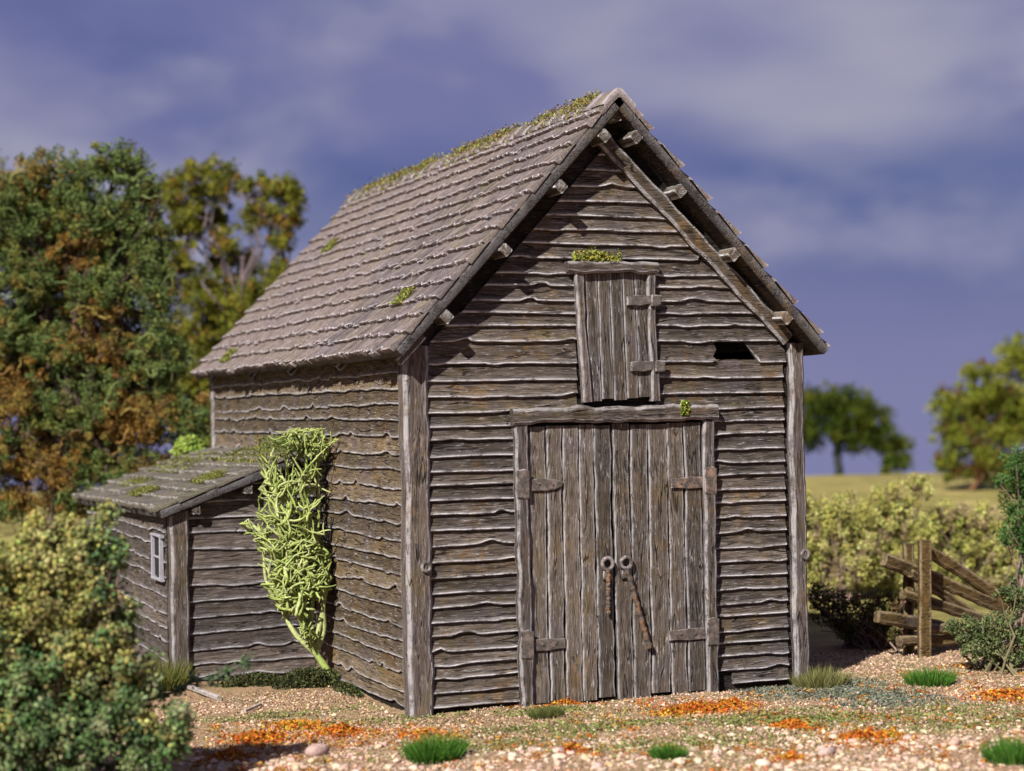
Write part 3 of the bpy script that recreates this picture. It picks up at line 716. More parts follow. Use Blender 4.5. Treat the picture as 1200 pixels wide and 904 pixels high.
P = np.stack([BW/2+dx, y, AZ+.03-np.abs(dx)*SL+hh], 1)
cl = pick(r, n, [(.26, .25, .06), (.20, .19, .055), (.29, .25, .11), (.26, .13, .05), (.14, .12, .06)], (4, 3, 3, 1.6, 2))
o = build_big('ridge_moss', [leaf_quads(r, P, .016, cl, jit=.25)], M['flock']); tag(o, 'ragged strip of yellow green and rusty moss along the barn ridge', 'moss')
def on_slope(px, py):                   # a point of the left roof slope seen at a pixel
    d = ray(px, py); n_ = A(-ST, 0, CT); p = slope_pt(1, 0, 0, .03); return CAM+d*np.dot(p-CAM, n_)/np.dot(d, n_)
for i, (px, py, sx, lab) in enumerate(((497, 196, .20, 'bright green moss tuft just below the ridge of the barn roof'), (388, 289, .17, 'pale green moss tuft in the middle of the barn roof slope'),
        (474, 349, .15, 'pale moss tuft on the barn roof near the gable verge'), (269, 418, .16, 'moss tuft hanging at the back end of the barn eave'))):
    r = np.random.default_rng(50+i); c = on_slope(px, py); q = np.clip(r.normal(size=(600, 3)), -1.4, 1.4)*A(1, 1, .5)
    u1, u2, u3 = A(-CT, 0, -ST), A(0, 1, 0), A(-ST, 0, CT)
    P = c+np.outer(q[:, 0]*sx*.45, u1)+np.outer(q[:, 1]*sx*.8, u2)+np.outer(np.abs(q[:, 2])*.03+.012, u3); moss_patch(60+i, P, lab, cols=[(.22, .23, .05), (.16, .18, .045), (.25, .24, .08)], w=(3, 2, 2))
for i, (s, y, ls, ly, n, lab) in enumerate(((.30, 4.4, .18, 1.0, 1500, 'long strip of yellow green moss on the shed roof beside the climbing plant'), (.62, 7.1, .25, .8, 900, 'crumbly buff moss spread over the upper back of the shed roof'),
        (1.02, 3.95, .11, .26, 1000, 'moss cushion in the middle of the shed roof near its front verge'), (1.28, 6.9, .10, .4, 350, 'small moss cushion low on the shed roof towards its back'), (1.52, 5.3, .09, .30, 1000, 'small moss cushion near the shed roof eave'))):
    r = np.random.default_rng(70+i); P = np.array([spt(max(.02, s+a*ls), y+b*ly, .03+abs(c)*.02) for a, b, c in np.clip(r.normal(size=(n, 3)), -1.3, 1.3)]); P[:, 1] = np.clip(P[:, 1], SY0+.02, SY1)
    moss_patch(80+i, P, lab, cols=[(.19, .195, .045), (.23, .22, .08), (.13, .14, .04)], w=(3, 2, 2))
r = np.random.default_rng(90); P = A(1.92, -.085, 4.238)+np.clip(r.normal(size=(900, 3)), -1.8, 1.8)*A(.135, .022, 0)+np.stack([0*r.random(900), 0*r.random(900), np.abs(r.normal(0, .042, 900))], 1)
moss_patch(91, P, 'bright yellow green moss heaped on the loft hatch lintel', cols=[(.27, .28, .05), (.20, .22, .04), (.31, .29, .08)], w=(3, 2, 2), size=.018)
P = A(2.82, -.135, 2.80)+np.clip(r.normal(size=(300, 3)), -1.3, 1.3)*A(.03, .012, .05)
moss_patch(92, P, 'small moss sprig on the lintel of the double door', cols=[(.30, .33, .06), (.22, .26, .05)], w=(1, 1))

# ------------------------------------------------------------------ climbing plant: branching antler-like growth
r = np.random.default_rng(101)
# the plant's own frame: it leans in the corner between shed front and barn side wall
OUTL = [(.30, -.16, .12), (.55, -.30, .14), (.8, -.36, .22), (.98, -.40, .36), (1.3, -.41, .42), (1.6, -.42, .42), (1.9, -.41, .41), (2.2, -.41, .45), (2.45, -.38, .52), (2.62, -.36, .50)]
hz = np.array([o[0] for o in OUTL]); hc = np.array([o[1] for o in OUTL]); hw = np.array([o[2] for o in OUTL])
CY = 2.60
root = [(-.10, 2.30, -.02), (-.13, 2.34, .08), (-.18, 2.39, .18), (-.24, 2.44, .28), (-.29, 2.48, .40), (-.32, 2.52, .52)]
RP = [-1]+list(range(len(root)-1)); root = [A(*p) for p in root]; fork = len(root)-1
for tx, ty, tz in ((-.62, 2.50, 2.35), (-.44, 2.72, 2.5), (-.30, 2.48, 2.55), (-.14, 2.62, 2.45), (-.70, 2.70, 1.5), (-.10, 2.45, 1.4), (-.50, 2.40, 1.9)):
    st = fork-r.integers(0, 3); p0 = root[st]; e = A(tx, ty, tz); m = int(np.linalg.norm(e-p0)/.05); prev = int(st); w1, w2 = r.uniform(0, 6, 2)
    side0 = A((tx-p0[0])*.9, (ty-p0[1])*.6, 0)
    for i in range(1, m):
        t = i/m; q = p0+(e-p0)*t+side0*sin(pi*t)*.45+A(sin(t*9+w1)*.05, cos(t*8+w2)*.05, 0)*sin(pi*min(1, t*1.5))
        root.append(q); RP.append(prev); prev = len(root)-1
LC = [(.33, .38, .11), (.27, .33, .085), (.40, .44, .17)]
def inside(p):
    u, w = p[0]*.924-p[1]*.381, p[0]*.381+p[1]*.924
    if p[2] < .42 or p[2] > 2.66 or p[0] > -.045 or p[1] > 3.12 or w < 1.95 or w > 2.75: return False
    return abs(u+.961-np.interp(p[2], hz, hc)) < np.interp(p[2], hz, hw)*(1.0+.20*sin(p[2]*7.0+(1 if u > -1.37 else 3))+.14*sin(p[2]*19+2))
stem_parts, br_parts = [], []
def antler(p, d, n, rr, depth):
    P = [p]; R = [rr]; bend = r.normal(0, .24, 3)
    for i in range(n):
        d = norm(d+bend*.45+r.normal(0, .10, 3)+A(0, 0, .05)); q = P[-1]+d*.034
        if not inside(q):
            d = norm(A(np.interp(q[2], hz, hc)-q[0], (2.55-q[1])*.5, -.3 if q[2] > 2.5 else .25)+r.normal(0, .5, 3)); q = P[-1]+d*.025
            if not inside(q): break
        P.append(q); R.append(R[-1]*.955)
        if depth > 0 and r.random() < .30:
            s_ = norm(np.cross(d, rand_unit(r, 1)[0])); antler(q, norm(d*.8+s_*.6), max(2, int(n*r.uniform(.5, .85))), R[-1]*.9, depth-1)
    if len(P) > 1:
        R = [max(.0055, q*(1-.5*(i/len(R))**2)) for i, q in enumerate(R)]; add_tube(br_parts, P, R, np.array(LC[r.integers(3)])*(1+r.normal(0, .1)), 5)
kid = {}
for i, p in enumerate(RP): kid.setdefault(p, []).append(i)
starts = [0]+[i for i, p in enumerate(RP) if p >= 0 and kid[p][0] != i]
for s0 in starts:
    ch = [s0]
    while ch[-1] in kid: ch.append(kid[ch[-1]][0])
    P = [root[i] for i in ch]; n = len(P)
    R = [.046-.020*min(1, i/6) if s0 == 0 else .029 for i in range(n)]; R = [q*(1-.55*i/n) for i, q in enumerate(R)]
    if s0: P = [root[RP[s0]]]+P; R = [R[0]]+R
    add_tube(stem_parts, P, R, np.array(LC[r.integers(3)])*.95, 8)
    for i in range(4 if s0 == 0 else 5, n):
        if P[i][2] < .62: continue
        for _ in range(1 if r.random() < .46 else 0):
            d = norm(A(r.normal(-.1, .8), r.normal(-.45, .6), r.normal(.75, .55))); antler(P[i], d, int(r.integers(9, 17)), .0235, 2)
for _ in range(22):
    antler(A(-.24+r.uniform(-.1, .05), 2.42+r.uniform(-.05, .05), .46), norm(A(r.normal(-.6, .5), -.4, .3)), 5, .013, 1)
vine = empty('climbing_plant', (-.13, 2.34, 0))
tag(vine, 'pale yellow green antler branched climbing plant in the corner of barn and shed', 'climbing plant')
build_big('stem', stem_parts, M['lichen'], vine, True); build_big('branches', br_parts, M['lichen'], vine, True)
q = A(-.42, 2.62, 2.50)+np.clip(r.normal(size=(1400, 3)), -1.7, 1.7)*A(.20, .12, .05); q[:, 0] = np.minimum(q[:, 0], -.04)
build_big('top_leaves', [leaf_quads(r, q, .013, pick(r, len(q), [(.10, .14, .035), (.17, .21, .05)], (2, 1)))], M['flock'], vine)

# ------------------------------------------------------------------ trees and bushes
def lobes_to_clumps(r, lobes, D, depth, per, shell=.55):
    """lobes given as picture outlines (px, py, rx, ry) at distance D; each becomes a round mass with its own depth, filled with clumps"""
    C = []; Rr = []; L = []
    for li, lo in enumerate(lobes):
        px, py, rx, ry = lo[:4]; dz = lo[4] if len(lo) > 4 else 0.0
        c = at(px, py, D+dz); sx, sy = rx/FPX*(D+dz), ry/FPX*(D+dz); sdp = (sx+sy)/2*depth
        n = max(3, int(per*rx*ry/900))
        u = rand_unit(r, n); u = u*(shell+(1-shell)*r.random((n, 1)))
        C.append(c+np.outer(u[:, 0]*sx, RIGHT)+np.outer(u[:, 1]*sy, UP)+np.outer(u[:, 2]*sdp, _f)); L.append(np.full(n, li))
    return np.concatenate(C), np.concatenate(L)
def crown_leaves(r, C, cr, leaves, size, cols, flat=.0):
    n = len(C); u = rand_unit(r, n*leaves)*(r.random((n*leaves, 1))**.45); cr = np.repeat(np.broadcast_to(cr, (n,)), leaves)
    return leaf_quads(r, np.repeat(C, leaves, 0)+u*cr[:, None], size, np.repeat(cols, leaves, 0), flat)
def limb(r, a, b, r0, r1, n=7, wig=.06):
    L = np.linalg.norm(b-a); P = [a+(b-a)*t+r.normal(0, wig*L*.35, 3)*sin(pi*t) for t in np.linspace(0, 1, n)]
    return P, list(np.linspace(r0, r1, n))
def tree(name, label, seed, lobes, D, base, top, rt, cols, wts, per, clump, leaves, leaf, depth=1.0, group=None, bark=(.10, .07, .05), forks=1, curls=0, twist=.5, cat='tree', nlimb=None, colour_fn=None):
    r = np.random.default_rng(seed); base = np.asarray(base, float); t = empty(name, base); tag(t, label, cat, group)
    C, L = lobes_to_clumps(r, lobes, D, depth, per, .3)
    cl = pick(r, len(C), cols, wts)
    if colour_fn is not None: cl = colour_fn(r, C, cl)
    parts = [crown_leaves(r, C, clump*r.uniform(.6, 1.3, len(C)), leaves, leaf, cl)]
    build_big('crown', parts, M['leaf'], t)
    tp = []; top = np.asarray(top, float)
    for k in range(forks):
        b = base+A(r.uniform(-.25, .25), r.uniform(-.25, .25), 0)*(k > 0)*rt*8; e = top+r.normal(0, rt*2.5, 3)*(k > 0)
        P, R = limb(r, b-A(0, 0, .1), e, rt*(1 if k == 0 else .6), rt*.5, 9, .08); add_tube(tp, P, R, bark, 8)
    for li, lo in enumerate(lobes if nlimb is None else lobes[:nlimb]):
        c = at(lo[0], lo[1]+lo[3]*.2, D+(lo[4] if len(lo) > 4 else 0)); s = base+(top-base)*r.uniform(.35, 1.0)
        P, R = limb(r, s, c, rt*.42, rt*.10, 7, .16); add_tube(tp, P, R, np.array(bark)*(1+r.normal(0, .15)), 6)
        for _ in range(3):
            e = c+r.normal(0, .35, 3)*A(1, 1, 1)*lo[2]/FPX*D*1.3; P, R = limb(r, P[4], e, rt*.16, rt*.05, 5, .2); add_tube(tp, P, R, np.array(bark)*(1+r.normal(0, .2)), 5); P, R = limb(r, s, c, rt*.42, rt*.1, 7, .16)
    build_big('trunk', tp, M['bark'], t, True)
    if curls:
        cp = []
        for i in r.choice(len(C), curls):
            p = C[i]; d = rand_unit(r, 1)[0]; q = [p]
            for _ in range(8): d = norm(d+r.normal(0, twist, 3)); q.append(q[-1]+d*.055)
            add_tube(cp, q, list(np.linspace(.014, .007, 9)), cl[i]*1.1, 5)
        build_big('tendrils', cp, M['lichen'], t, True)['kind'] = 'stuff'
    return t

GRN = [(.14, .19, .06), (.10, .145, .045), (.18, .23, .075), (.22, .23, .06), (.20, .18, .05), (.14, .13, .045)]
def autumn(r, C, cl):                   # some of the growth has turned brown and orange in drifts
    k = np.sin(C[:, 0]*3.9+C[:, 2]*1.3)+np.sin(C[:, 2]*4.3-C[:, 0]*2.2+1)+.38*(3.6-C[:, 2])
    m = k+r.normal(0, .6, len(C)) > .42; o = pick(r, len(C), [(.32, .18, .045), (.25, .145, .045), (.30, .22, .06), (.18, .12, .05)], (3, 3, 3, 1.5))
    return np.where(m[:, None], o, cl)
LT = [(60, 215, 60, 40), (135, 195, 45, 30), (20, 250, 50, 50), (110, 260, 60, 45), (165, 235, 25, 40), (175, 290, 30, 40), (40, 320, 60, 45), (120, 340, 60, 45), (185, 350, 25, 45),
      (10, 390, 45, 45), (80, 410, 60, 45), (150, 420, 50, 45), (195, 420, 30, 45), (30, 470, 60, 45), (110, 485, 60, 45), (180, 490, 45, 40), (225, 500, 30, 35), (20, 540, 55, 40), (90, 550, 55, 35), (160, 550, 50, 30), (60, 380, 50, 60, .6), (130, 300, 50, 60, .6),
      (-40, 300, 50, 60), (-45, 430, 50, 70), (-40, 540, 50, 50),
      (40, 280, 70, 70, 1.0), (110, 300, 70, 80, 1.0), (40, 420, 80, 80, 1.0), (140, 430, 70, 80, 1.0), (90, 520, 90, 50, 1.0), (15, 590, 50, 22), (75, 590, 40, 18), (-40, 600, 50, 30)]
tb = at(45, 640, 27); tb[2] = G(tb[0], tb[1])
tree('leafy_tree', 'broad dark green tree with rusty orange inner foliage standing behind the shed', 201, LT, 27, tb, at(90, 330, 27.2), .20,
     GRN, (5, 3, 4, 2, 1, .8), 85, .10, 55, .022, 1.0, curls=1300, colour_fn=autumn, bark=(.09, .06, .045))
OLV = [(.22, .22, .035), (.27, .26, .04), (.17, .18, .03), (.14, .155, .035), (.27, .16, .035)]
T2 = [(240, 210, 45, 26), (200, 225, 22, 22), (300, 220, 30, 16), (335, 220, 24, 18), (335, 255, 22, 22), (215, 262, 30, 30), (330, 285, 22, 14), (262, 285, 16, 26), (205, 310, 35, 30), (245, 345, 45, 30), (305, 340, 40, 22), (290, 365, 50, 22),
      (225, 400, 40, 40), (285, 400, 30, 30), (250, 440, 45, 40), (215, 470, 50, 40), (245, 520, 40, 40), (300, 255, 26, 22), (275, 315, 40, 26, .8), (240, 250, 40, 30, .8), (270, 380, 60, 50, 1.0), (330, 320, 24, 22), (345, 235, 14, 22)]
tb = at(285, 560, 34); tb[2] = G(tb[0], tb[1])
tree('open_crowned_tree', 'airy olive yellow tree with grey branches showing, behind the barn roof', 202, T2, 34, tb, at(285, 300, 34), .10, OLV, (4, 4, 3, 2, 1.6), 62, .13, 60, .030, 1.0, bark=(.16, .12, .12))
tb = at(-30, 600, 38); tb[2] = G(tb[0], tb[1])
tree('olive_tree', 'olive tree whose top edge peeps past the broad dark green tree', 203, [(-10, 200, 30, 25), (-40, 260, 50, 50), (-30, 400, 50, 80)], 38, tb, at(-30, 300, 38), .15, OLV, (4, 4, 3, 2, 1), 14, .2, 60, .045)
DK = [(.06, .085, .014), (.09, .115, .015), (.04, .06, .012), (.13, .14, .018)]
D3 = 58
TA = [(955, 475, 22, 22), (985, 470, 30, 20), (1005, 485, 32, 26), (975, 500, 32, 26), (1030, 500, 26, 24), (1005, 515, 26, 18), (945, 505, 22, 22), (1045, 520, 22, 18), (1050, 540, 18, 14), (925, 485, 22, 22)]
tb = at(981, 575, D3); tb[2] = G(tb[0], tb[1])
tree('field_tree', 'distant round headed dark green tree beyond the field right of the barn', 204, TA, D3, tb, at(985, 510, D3), .16, DK, (4, 3, 3, 2), 60, .26, 45, .06, 1.0, bark=(.03, .035, .03), forks=3, nlimb=6)
tb = at(1048, 578, D3-2); tb[2] = G(tb[0], tb[1])
tree('field_bush', 'small dark bush beside the distant round headed tree', 205, [(1050, 548, 16, 12), (1046, 558, 20, 9)], D3-2, tb, at(1050, 556, D3-2), .08, DK, (4, 2, 4, 1), 26, .2, 50, .07, cat='bush')
TB = [(1160, 490, 60, 36, .8), (1150, 545, 50, 20, .5), (1120, 550, 24, 14), (1200, 560, 30, 16), (1190, 420, 30, 30), (1150, 450, 40, 28), (1115, 475, 24, 22), (1180, 470, 40, 25), (1110, 505, 20, 20), (1140, 515, 35, 20), (1180, 510, 30, 20), (1105, 535, 16, 14), (1150, 535, 24, 14), (1215, 480, 30, 50), (1195, 540, 25, 16)]
tb = at(1135, 585, 46); tb[2] = G(tb[0], tb[1])
tree('spreading_tree', 'spreading olive green tree at the field edge with reddish bare twigs below', 206, TB, 46, tb, at(1165, 520, 46), .07, [(.20, .22, .03), (.27, .28, .04), (.14, .16, .025), (.17, .10, .03)], (4, 3, 3, 1), 50, .20, 50, .045, 1.1, bark=(.15, .075, .035), forks=2)

# hedge of pale olive scrub right of the barn
def shrub(name, label, seed, lobes, D, cols, wts, per, clump, leaves, leaf, depth=1.0, twig=(.22, .15, .12), ntwig=120, kind='leaf', group=None, cat='bush', base=None):
    r = np.random.default_rng(seed); C, L = lobes_to_clumps(r, lobes, D, depth, per, .35); gzv = gz(C[:, 0], C[:, 1]); C = C[C[:, 2] > gzv+.02]
    cl = pick(r, len(C), cols, wts); b = C.mean(0) if base is None else np.asarray(base, float); b[2] = G(b[0], b[1]); t = empty(name, b); tag(t, label, cat, group)
    if kind == 'leaf': build_big('foliage', [crown_leaves(r, C, clump*r.uniform(.6, 1.3, len(C)), leaves, leaf, cl)], M['leaf'], t)
    else:
        u = rand_unit(r, len(C)*leaves)*(r.random((len(C)*leaves, 1))**.4); Q = np.repeat(C, leaves, 0)+u*clump
        keep = Q[:, 2] > gz(Q[:, 0], Q[:, 1]); Q = Q[keep]
        build_big('foliage', [lumps(r, Q, leaf*r.uniform(.55, 1.35, len(Q)), np.repeat(cl, leaves, 0)[keep], .25)], M['flock'], t, True)
    tp = []
    for i in r.choice(len(C), min(ntwig, len(C)), replace=False):
        s = b+A(r.normal(0, .15), r.normal(0, .15), .0); e = C[i]+r.normal(0, .05, 3); P, R = limb(r, s, e, .016, .006, 6, .15); add_tube(tp, P, R, np.array(twig)*(1+r.normal(0, .25)), 5)
    build_big('twigs', tp, M['bark'], t, True)
    return t
PO = [(.48, .45, .13), (.56, .53, .19), (.38, .38, .10), (.37, .28, .16), (.27, .26, .08)]
shrub('scrub_bush', 'pale olive scrub bush showing between barn wall and fence', 301, [(955, 640, 26, 36), (985, 605, 34, 30), (965, 675, 34, 30), (1005, 650, 40, 46), (940, 600, 20, 26)], 26.2, PO, (4, 4, 3, 2, 1.5), 80, .10, 55, .022, 1.0)
shrub('scrub_bush', 'pale olive scrub bush rising highest behind the broken fence posts', 302, [(1045, 592, 34, 28), (1078, 572, 14, 18), (1060, 630, 42, 44), (1040, 680, 40, 36), (1090, 670, 40, 40)], 26.8, PO, (4, 4, 3, 2, 1.5), 80, .10, 55, .023, 1.0)
shrub('scrub_bush', 'pale olive scrub bush behind the fence rails, next to the evergreen shrub', 303, [(1110, 615, 34, 28), (1145, 620, 34, 30), (1130, 660, 46, 44), (1165, 660, 30, 50), (1150, 700, 60, 30), (1195, 710, 30, 40)], 27.4, PO, (3, 3, 3, 4, 1.5), 80, .10, 55, .024, 1.0)
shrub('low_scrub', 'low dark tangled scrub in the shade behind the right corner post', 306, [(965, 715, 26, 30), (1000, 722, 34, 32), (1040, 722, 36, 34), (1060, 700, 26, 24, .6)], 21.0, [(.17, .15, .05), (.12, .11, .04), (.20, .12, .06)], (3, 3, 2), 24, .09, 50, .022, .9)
shrub('evergreen_shrub', 'upright bushy green evergreen shrub standing beside the fence rails', 304, [(1190, 555, 22, 36), (1200, 600, 30, 34), (1190, 630, 24, 22), (1215, 660, 30, 40), (1230, 580, 30, 60)], 21.6, [(.09, .17, .045), (.065, .13, .04), (.14, .22, .07)], (4, 3, 2), 60, .075, 50, .018, 1.2, ntwig=60)
shrub('trailing_shrub', 'grey green trailing shrub spilling over the lower fence rails', 305, [(1165, 735, 40, 20), (1150, 762, 30, 10), (1190, 768, 26, 10), (1190, 700, 26, 22), (1140, 748, 22, 14), (1200, 750, 26, 16), (1120, 735, 14, 10)], 18.9, [(.15, .19, .075), (.20, .23, .10), (.11, .15, .06)], (3, 3, 2), 60, .06, 40, .017, 1.0, ntwig=40, twig=(.14, .12, .06))

# foreground bush at the left: popcorn-like nodules, golden on top and green below
FB = [(0, 665, 50, 36), (55, 650, 48, 30), (105, 635, 28, 24), (-10, 735, 60, 60), (60, 705, 52, 45), (112, 690, 30, 46), (40, 790, 60, 60), (100, 770, 50, 56), (140, 745, 22, 46), (20, 865, 70, 60), (100, 855, 66, 60), (158, 810, 36, 56), (172, 875, 36, 46), (200, 865, 20, 28), (60, 930, 90, 50), (160, 930, 56, 40), (-60, 800, 60, 120),
      (136, 640, 12, 24), (40, 618, 12, 16), (125, 605, 11, 14), (75, 615, 10, 12), (210, 838, 14, 26)]
D0 = 13.3
def bush_cols(r, C):
    k = (C[:, 2]-.95)*1.1+.6*np.sin(C[:, 0]*4.3+C[:, 2]*3)-(C[:, 0]+3.7)*.8+r.normal(0, .55, len(C))
    gold = pick(r, len(C), [(.36, .33, .10), (.28, .28, .09), (.42, .39, .15), (.20, .18, .07)], (3, 3, 2, 1.5)); green = pick(r, len(C), [(.13, .205, .075), (.17, .25, .10), (.22, .26, .11), (.085, .14, .06), (.28, .29, .15)], (3, 3, 2, 2, 1))
    return np.where((k > .12)[:, None], gold, green)
r = np.random.default_rng(310); C, L = lobes_to_clumps(r, FB, D0, 1.2, 34, .40); C = C[C[:, 2] > gz(C[:, 0], C[:, 1])+.02]; cl = bush_cols(r, C)
bb = C.mean(0); bb[2] = G(bb[0], bb[1]); t = empty('foreground_bush', bb); tag(t, 'big clumpy bush, golden above and green below, in front of the shed', 'bush')
u = rand_unit(r, len(C)*44)*(r.random((len(C)*44, 1))**.5)*.085; Q = np.repeat(C, 44, 0)+u; k = Q[:, 2] > gz(Q[:, 0], Q[:, 1]); Q = Q[k]
cq = np.repeat(cl, 44, 0)[k]; h_ = r.random(len(Q)) < .33
build_big('foliage', [lumps(r, Q[h_], .013*r.uniform(.5, 1.5, int(h_.sum())), cq[h_], .32, 1.0, .25)], M['flock'], t, True)
build_big('leaves', [leaf_quads(r, Q[~h_], .0145, cq[~h_], 0, .25, .8)], M['flock'], t)
tp = []
for i in r.choice(len(C), 90, replace=False): P, R = limb(r, bb+A(r.normal(0, .2), r.normal(.3, .2), 0), C[i], .018, .006, 7, .14); add_tube(tp, P, R, np.array((.16, .12, .10))*(1+r.normal(0, .2)), 6)
build_big('twigs', tp, M['bark'], t, True)
# the sprig reaching out of it
sp_parts = []; P, R = limb(r, at(150, 830, 14.0), at(287, 778, 14.2), .016, .007, 8, .06); add_tube(sp_parts, P, R, (.10, .13, .08), 5)
sprig = empty('leafy_sprig', P[0]); tag(sprig, 'grey green leafy sprig reaching sideways out of the foreground bush', 'twig'); build_big('twig', sp_parts, M['bark'], sprig, True)
Q = np.repeat(np.array(P), 40, 0)+r.normal(0, .028, (len(P)*40, 3)); build_big('leaves', [lumps(r, Q, .012, pick(r, len(Q), [(.10, .15, .07), (.14, .19, .09), (.07, .11, .06)], (3, 2, 2)))], M['flock'], sprig, True)
# small bush at the top of the shed roof and the dark scatter at the foot of the climbing plant
def mound(name, label, seed, c, rad, n, cols, w, size, cat='plant', group=None, lump=False, hz_=1.0):
    r = np.random.default_rng(seed); u = rand_unit(r, n)*(r.random((n, 1))**.4); u[:, 2] = np.abs(u[:, 2]); c = np.asarray(c, float)
    P = c+u*np.asarray(rad); cl = pick(r, n, cols, w)
    f = lumps(r, P, size*r.uniform(.6, 1.3, n), cl) if lump else leaf_quads(r, P, size, cl, jit=.22)
    return tag(build_big(name, [f], M['flock'], None, lump, True), label, cat, group)
mound('roof_shrub', 'bright green little shrub at the top back of the shed roof against the barn', 401, spt(.25, 8.3, .0), (.24, .24, .26), 900, [(.20, .28, .05), (.14, .21, .04), (.27, .32, .08)], (3, 2, 2), .024, 'shrub', lump=True)
for i, (x, y, rx, ry, rz, n) in enumerate(((-.32, 2.35, .42, .22, .20, 3800), (-.85, 2.72, .40, .2, .13, 2000), (.02, 1.7, .10, .45, .10, 800))):
    mound('ground_creeper', ('dark olive creeper heaped round the foot of the climbing plant', 'thin dark creeper along the foot of the shed front boards', 'low dark creeper along the foot of the barn side wall')[i], 410+i, (x if i < 2 else -.13, y, G(x, y)), (rx, ry, rz), n,
          [(.055, .062, .025), (.08, .085, .035), (.035, .04, .02), (.11, .12, .04)], (3, 3, 3, 1), .016)

# ------------------------------------------------------------------ fence
fence = empty('broken_fence', (6.5, 1.0, 0)); tag(fence, 'collapsed fence of brown posts with split rails fallen slantwise beside the barn', 'fence')
rf = random.Random(77)
beam('post', A(6.33, .94, -.1), A(6.365, .94, 1.27), .135, .12, A(-.38, -.92, 0), rf, wob=.006, ch=.014, mat=M['fence'], parent=fence)
beam('post', A(6.36, 1.28, -.1), A(6.385, 1.28, 1.22), .115, .11, A(-.38, -.92, 0), rf, wob=.008, ch=.02, mat=M['fence'], parent=fence)
for a, b, w in (((1036, 656), (1176, 712), .15), ((1088, 645), (1180, 706), .13), ((1058, 697), (1160, 728), .12), ((1028, 722), (1165, 757), .14), ((1054, 752), (1150, 768), .12), ((1066, 672), (1140, 720), .10), ((1084, 735), (1178, 742), .12)):
    p, q = ony(*a, 1.10), ony(*b, 1.35); p[2] = max(p[2], .1); q[2] = max(q[2], .07)
    beam('rail', p, q, w, .11, A(-.38, -.92, .2), rf, wob=.012, ch=.035, step=.09, mat=M['fence'], parent=fence)

# ------------------------------------------------------------------ ground clutter
def grass_tuft(px, py, w, h, label, seed, cols=((.075, .19, .025), (.11, .24, .04), (.05, .13, .02)), grp='green grass tufts'):
    r = np.random.default_rng(seed); c = onz(px, py); n = 1100
    a = r.uniform(0, 2*pi, n); q = np.sqrt(r.random(n)); off = np.stack([np.cos(a)*q*w/2, np.sin(a)*q*w/2*.8, 0*a], 1)
    P = np.array(c)+off; P[:, 2] = gz(P[:, 0], P[:, 1])-.005; lean = off[:, :2]/(w/2)*.75+r.normal(0, .16, (n, 2))
    o = build_big('grass_tuft', [tri_blades(r, P, h*(1.15-.5*q), lean, .0055, pick(r, n, list(cols), (3, 2, 2)))], M['leaf'], None, False, True)
    tag(o, label, 'grass tuft', grp); return o
grass_tuft(510, 884, .44, .22, 'wide dense green grass tuft in front of the barn corner post', 501)
grass_tuft(783, 884, .25, .12, 'small green grass tuft on the gravel in front of the double door', 502)
grass_tuft(1090, 799, .46, .18, 'green grass tuft at the foot of the broken fence post', 503)
grass_tuft(1190, 888, .46, .21, 'green grass tuft on the gravel out in front of the broken fence', 504)
grass_tuft(188, 806, .5, .34, 'tall yellowish grass beside the shed corner post', 505, ((.16, .17, .04), (.10, .13, .03), (.2, .18, .06)))
grass_tuft(962, 800, .5, .20, 'thin pale grass at the foot of the right corner post', 506, ((.20, .20, .06), (.14, .16, .05), (.3, .26, .12)))
grass_tuft(640, 838, .30, .10, 'little dull green weed at the foot of the left door jamb', 507, ((.14, .16, .05), (.09, .11, .035), (.2, .2, .07)))

LF = [(.50, .13, .022), (.42, .09, .02), (.55, .24, .03), (.50, .32, .05)]
def leaf_heap(px, py, w, n, label, seed, wts=(4, 3, 3, 1), h=.065, grp='orange leaf litter'):
    r = np.random.default_rng(seed); n = int(n*3.4); c = onz(px, py); a = np.clip(r.normal(size=(n, 2)), -2.6, 2.6)*A(w*.46, w*.46)*(.6+.6*r.random((n, 1)))
    P = np.stack([c[0]+a[:, 0], np.where((c[0]+a[:, 0] > -.1) & (c[0]+a[:, 0] < BW+.05), np.minimum(c[1]+a[:, 1], -.10-.06*r.random(n)), c[1]+a[:, 1]), 0*a[:, 0]], 1); bump_ = np.exp(-((a/(w*.4))**2).sum(1))
    P[:, 2] = gz(P[:, 0], P[:, 1])+.004+r.random(n)*h*bump_*(1+.5*np.sin(a[:, 0]*40)*np.sin(a[:, 1]*37+1))
    parts = [leaf_quads(r, P, .019, pick(r, n, LF, wts), .3, .2)]
    tag(build_big('leaf_litter', parts, M['flock'], None, False, True), label, 'leaf litter', grp)
heaps = [(820, 827, .50, 520, 'orange leaf litter heaped against the foot of the right door leaf'), (857, 822, .30, 260, 'red orange leaf litter at the foot of the right door jamb'), (788, 832, .28, 200, 'yellowish leaf litter at the foot of the door near the middle gap'),
         (930, 848, .26, 330, 'compact red orange leaf pile in front of the right corner boards'), (1015, 862, .45, 420, 'scattered orange leaf pile on the gravel in front of the scrub bush'), (1045, 860, .26, 200, 'small yellow orange leaf pile beside the grey field stone'),
         (1180, 812, .6, 300, 'thin reddish leaf litter in front of the trailing shrub'), (305, 862, .42, 420, 'orange leaf litter beside the foreground bush'), (400, 856, .34, 420, 'deep orange leaf litter next to the large pinkish stone'), (350, 848, .5, 300, 'yellow and orange leaf litter in front of the creeper'),
         (268, 884, .30, 260, 'small orange leaf pile at the edge of the foreground bush'), (500, 862, .5, 120, 'sparse leaves scattered behind the wide grass tuft'), (658, 822, .3, 150, 'mixed orange leaves at the foot of the left door leaf'), (670, 878, .22, 130, 'little orange leaf pile alone on the gravel'), (925, 885, .2, 160, 'small orange leaf pile in front of the compact red one')]
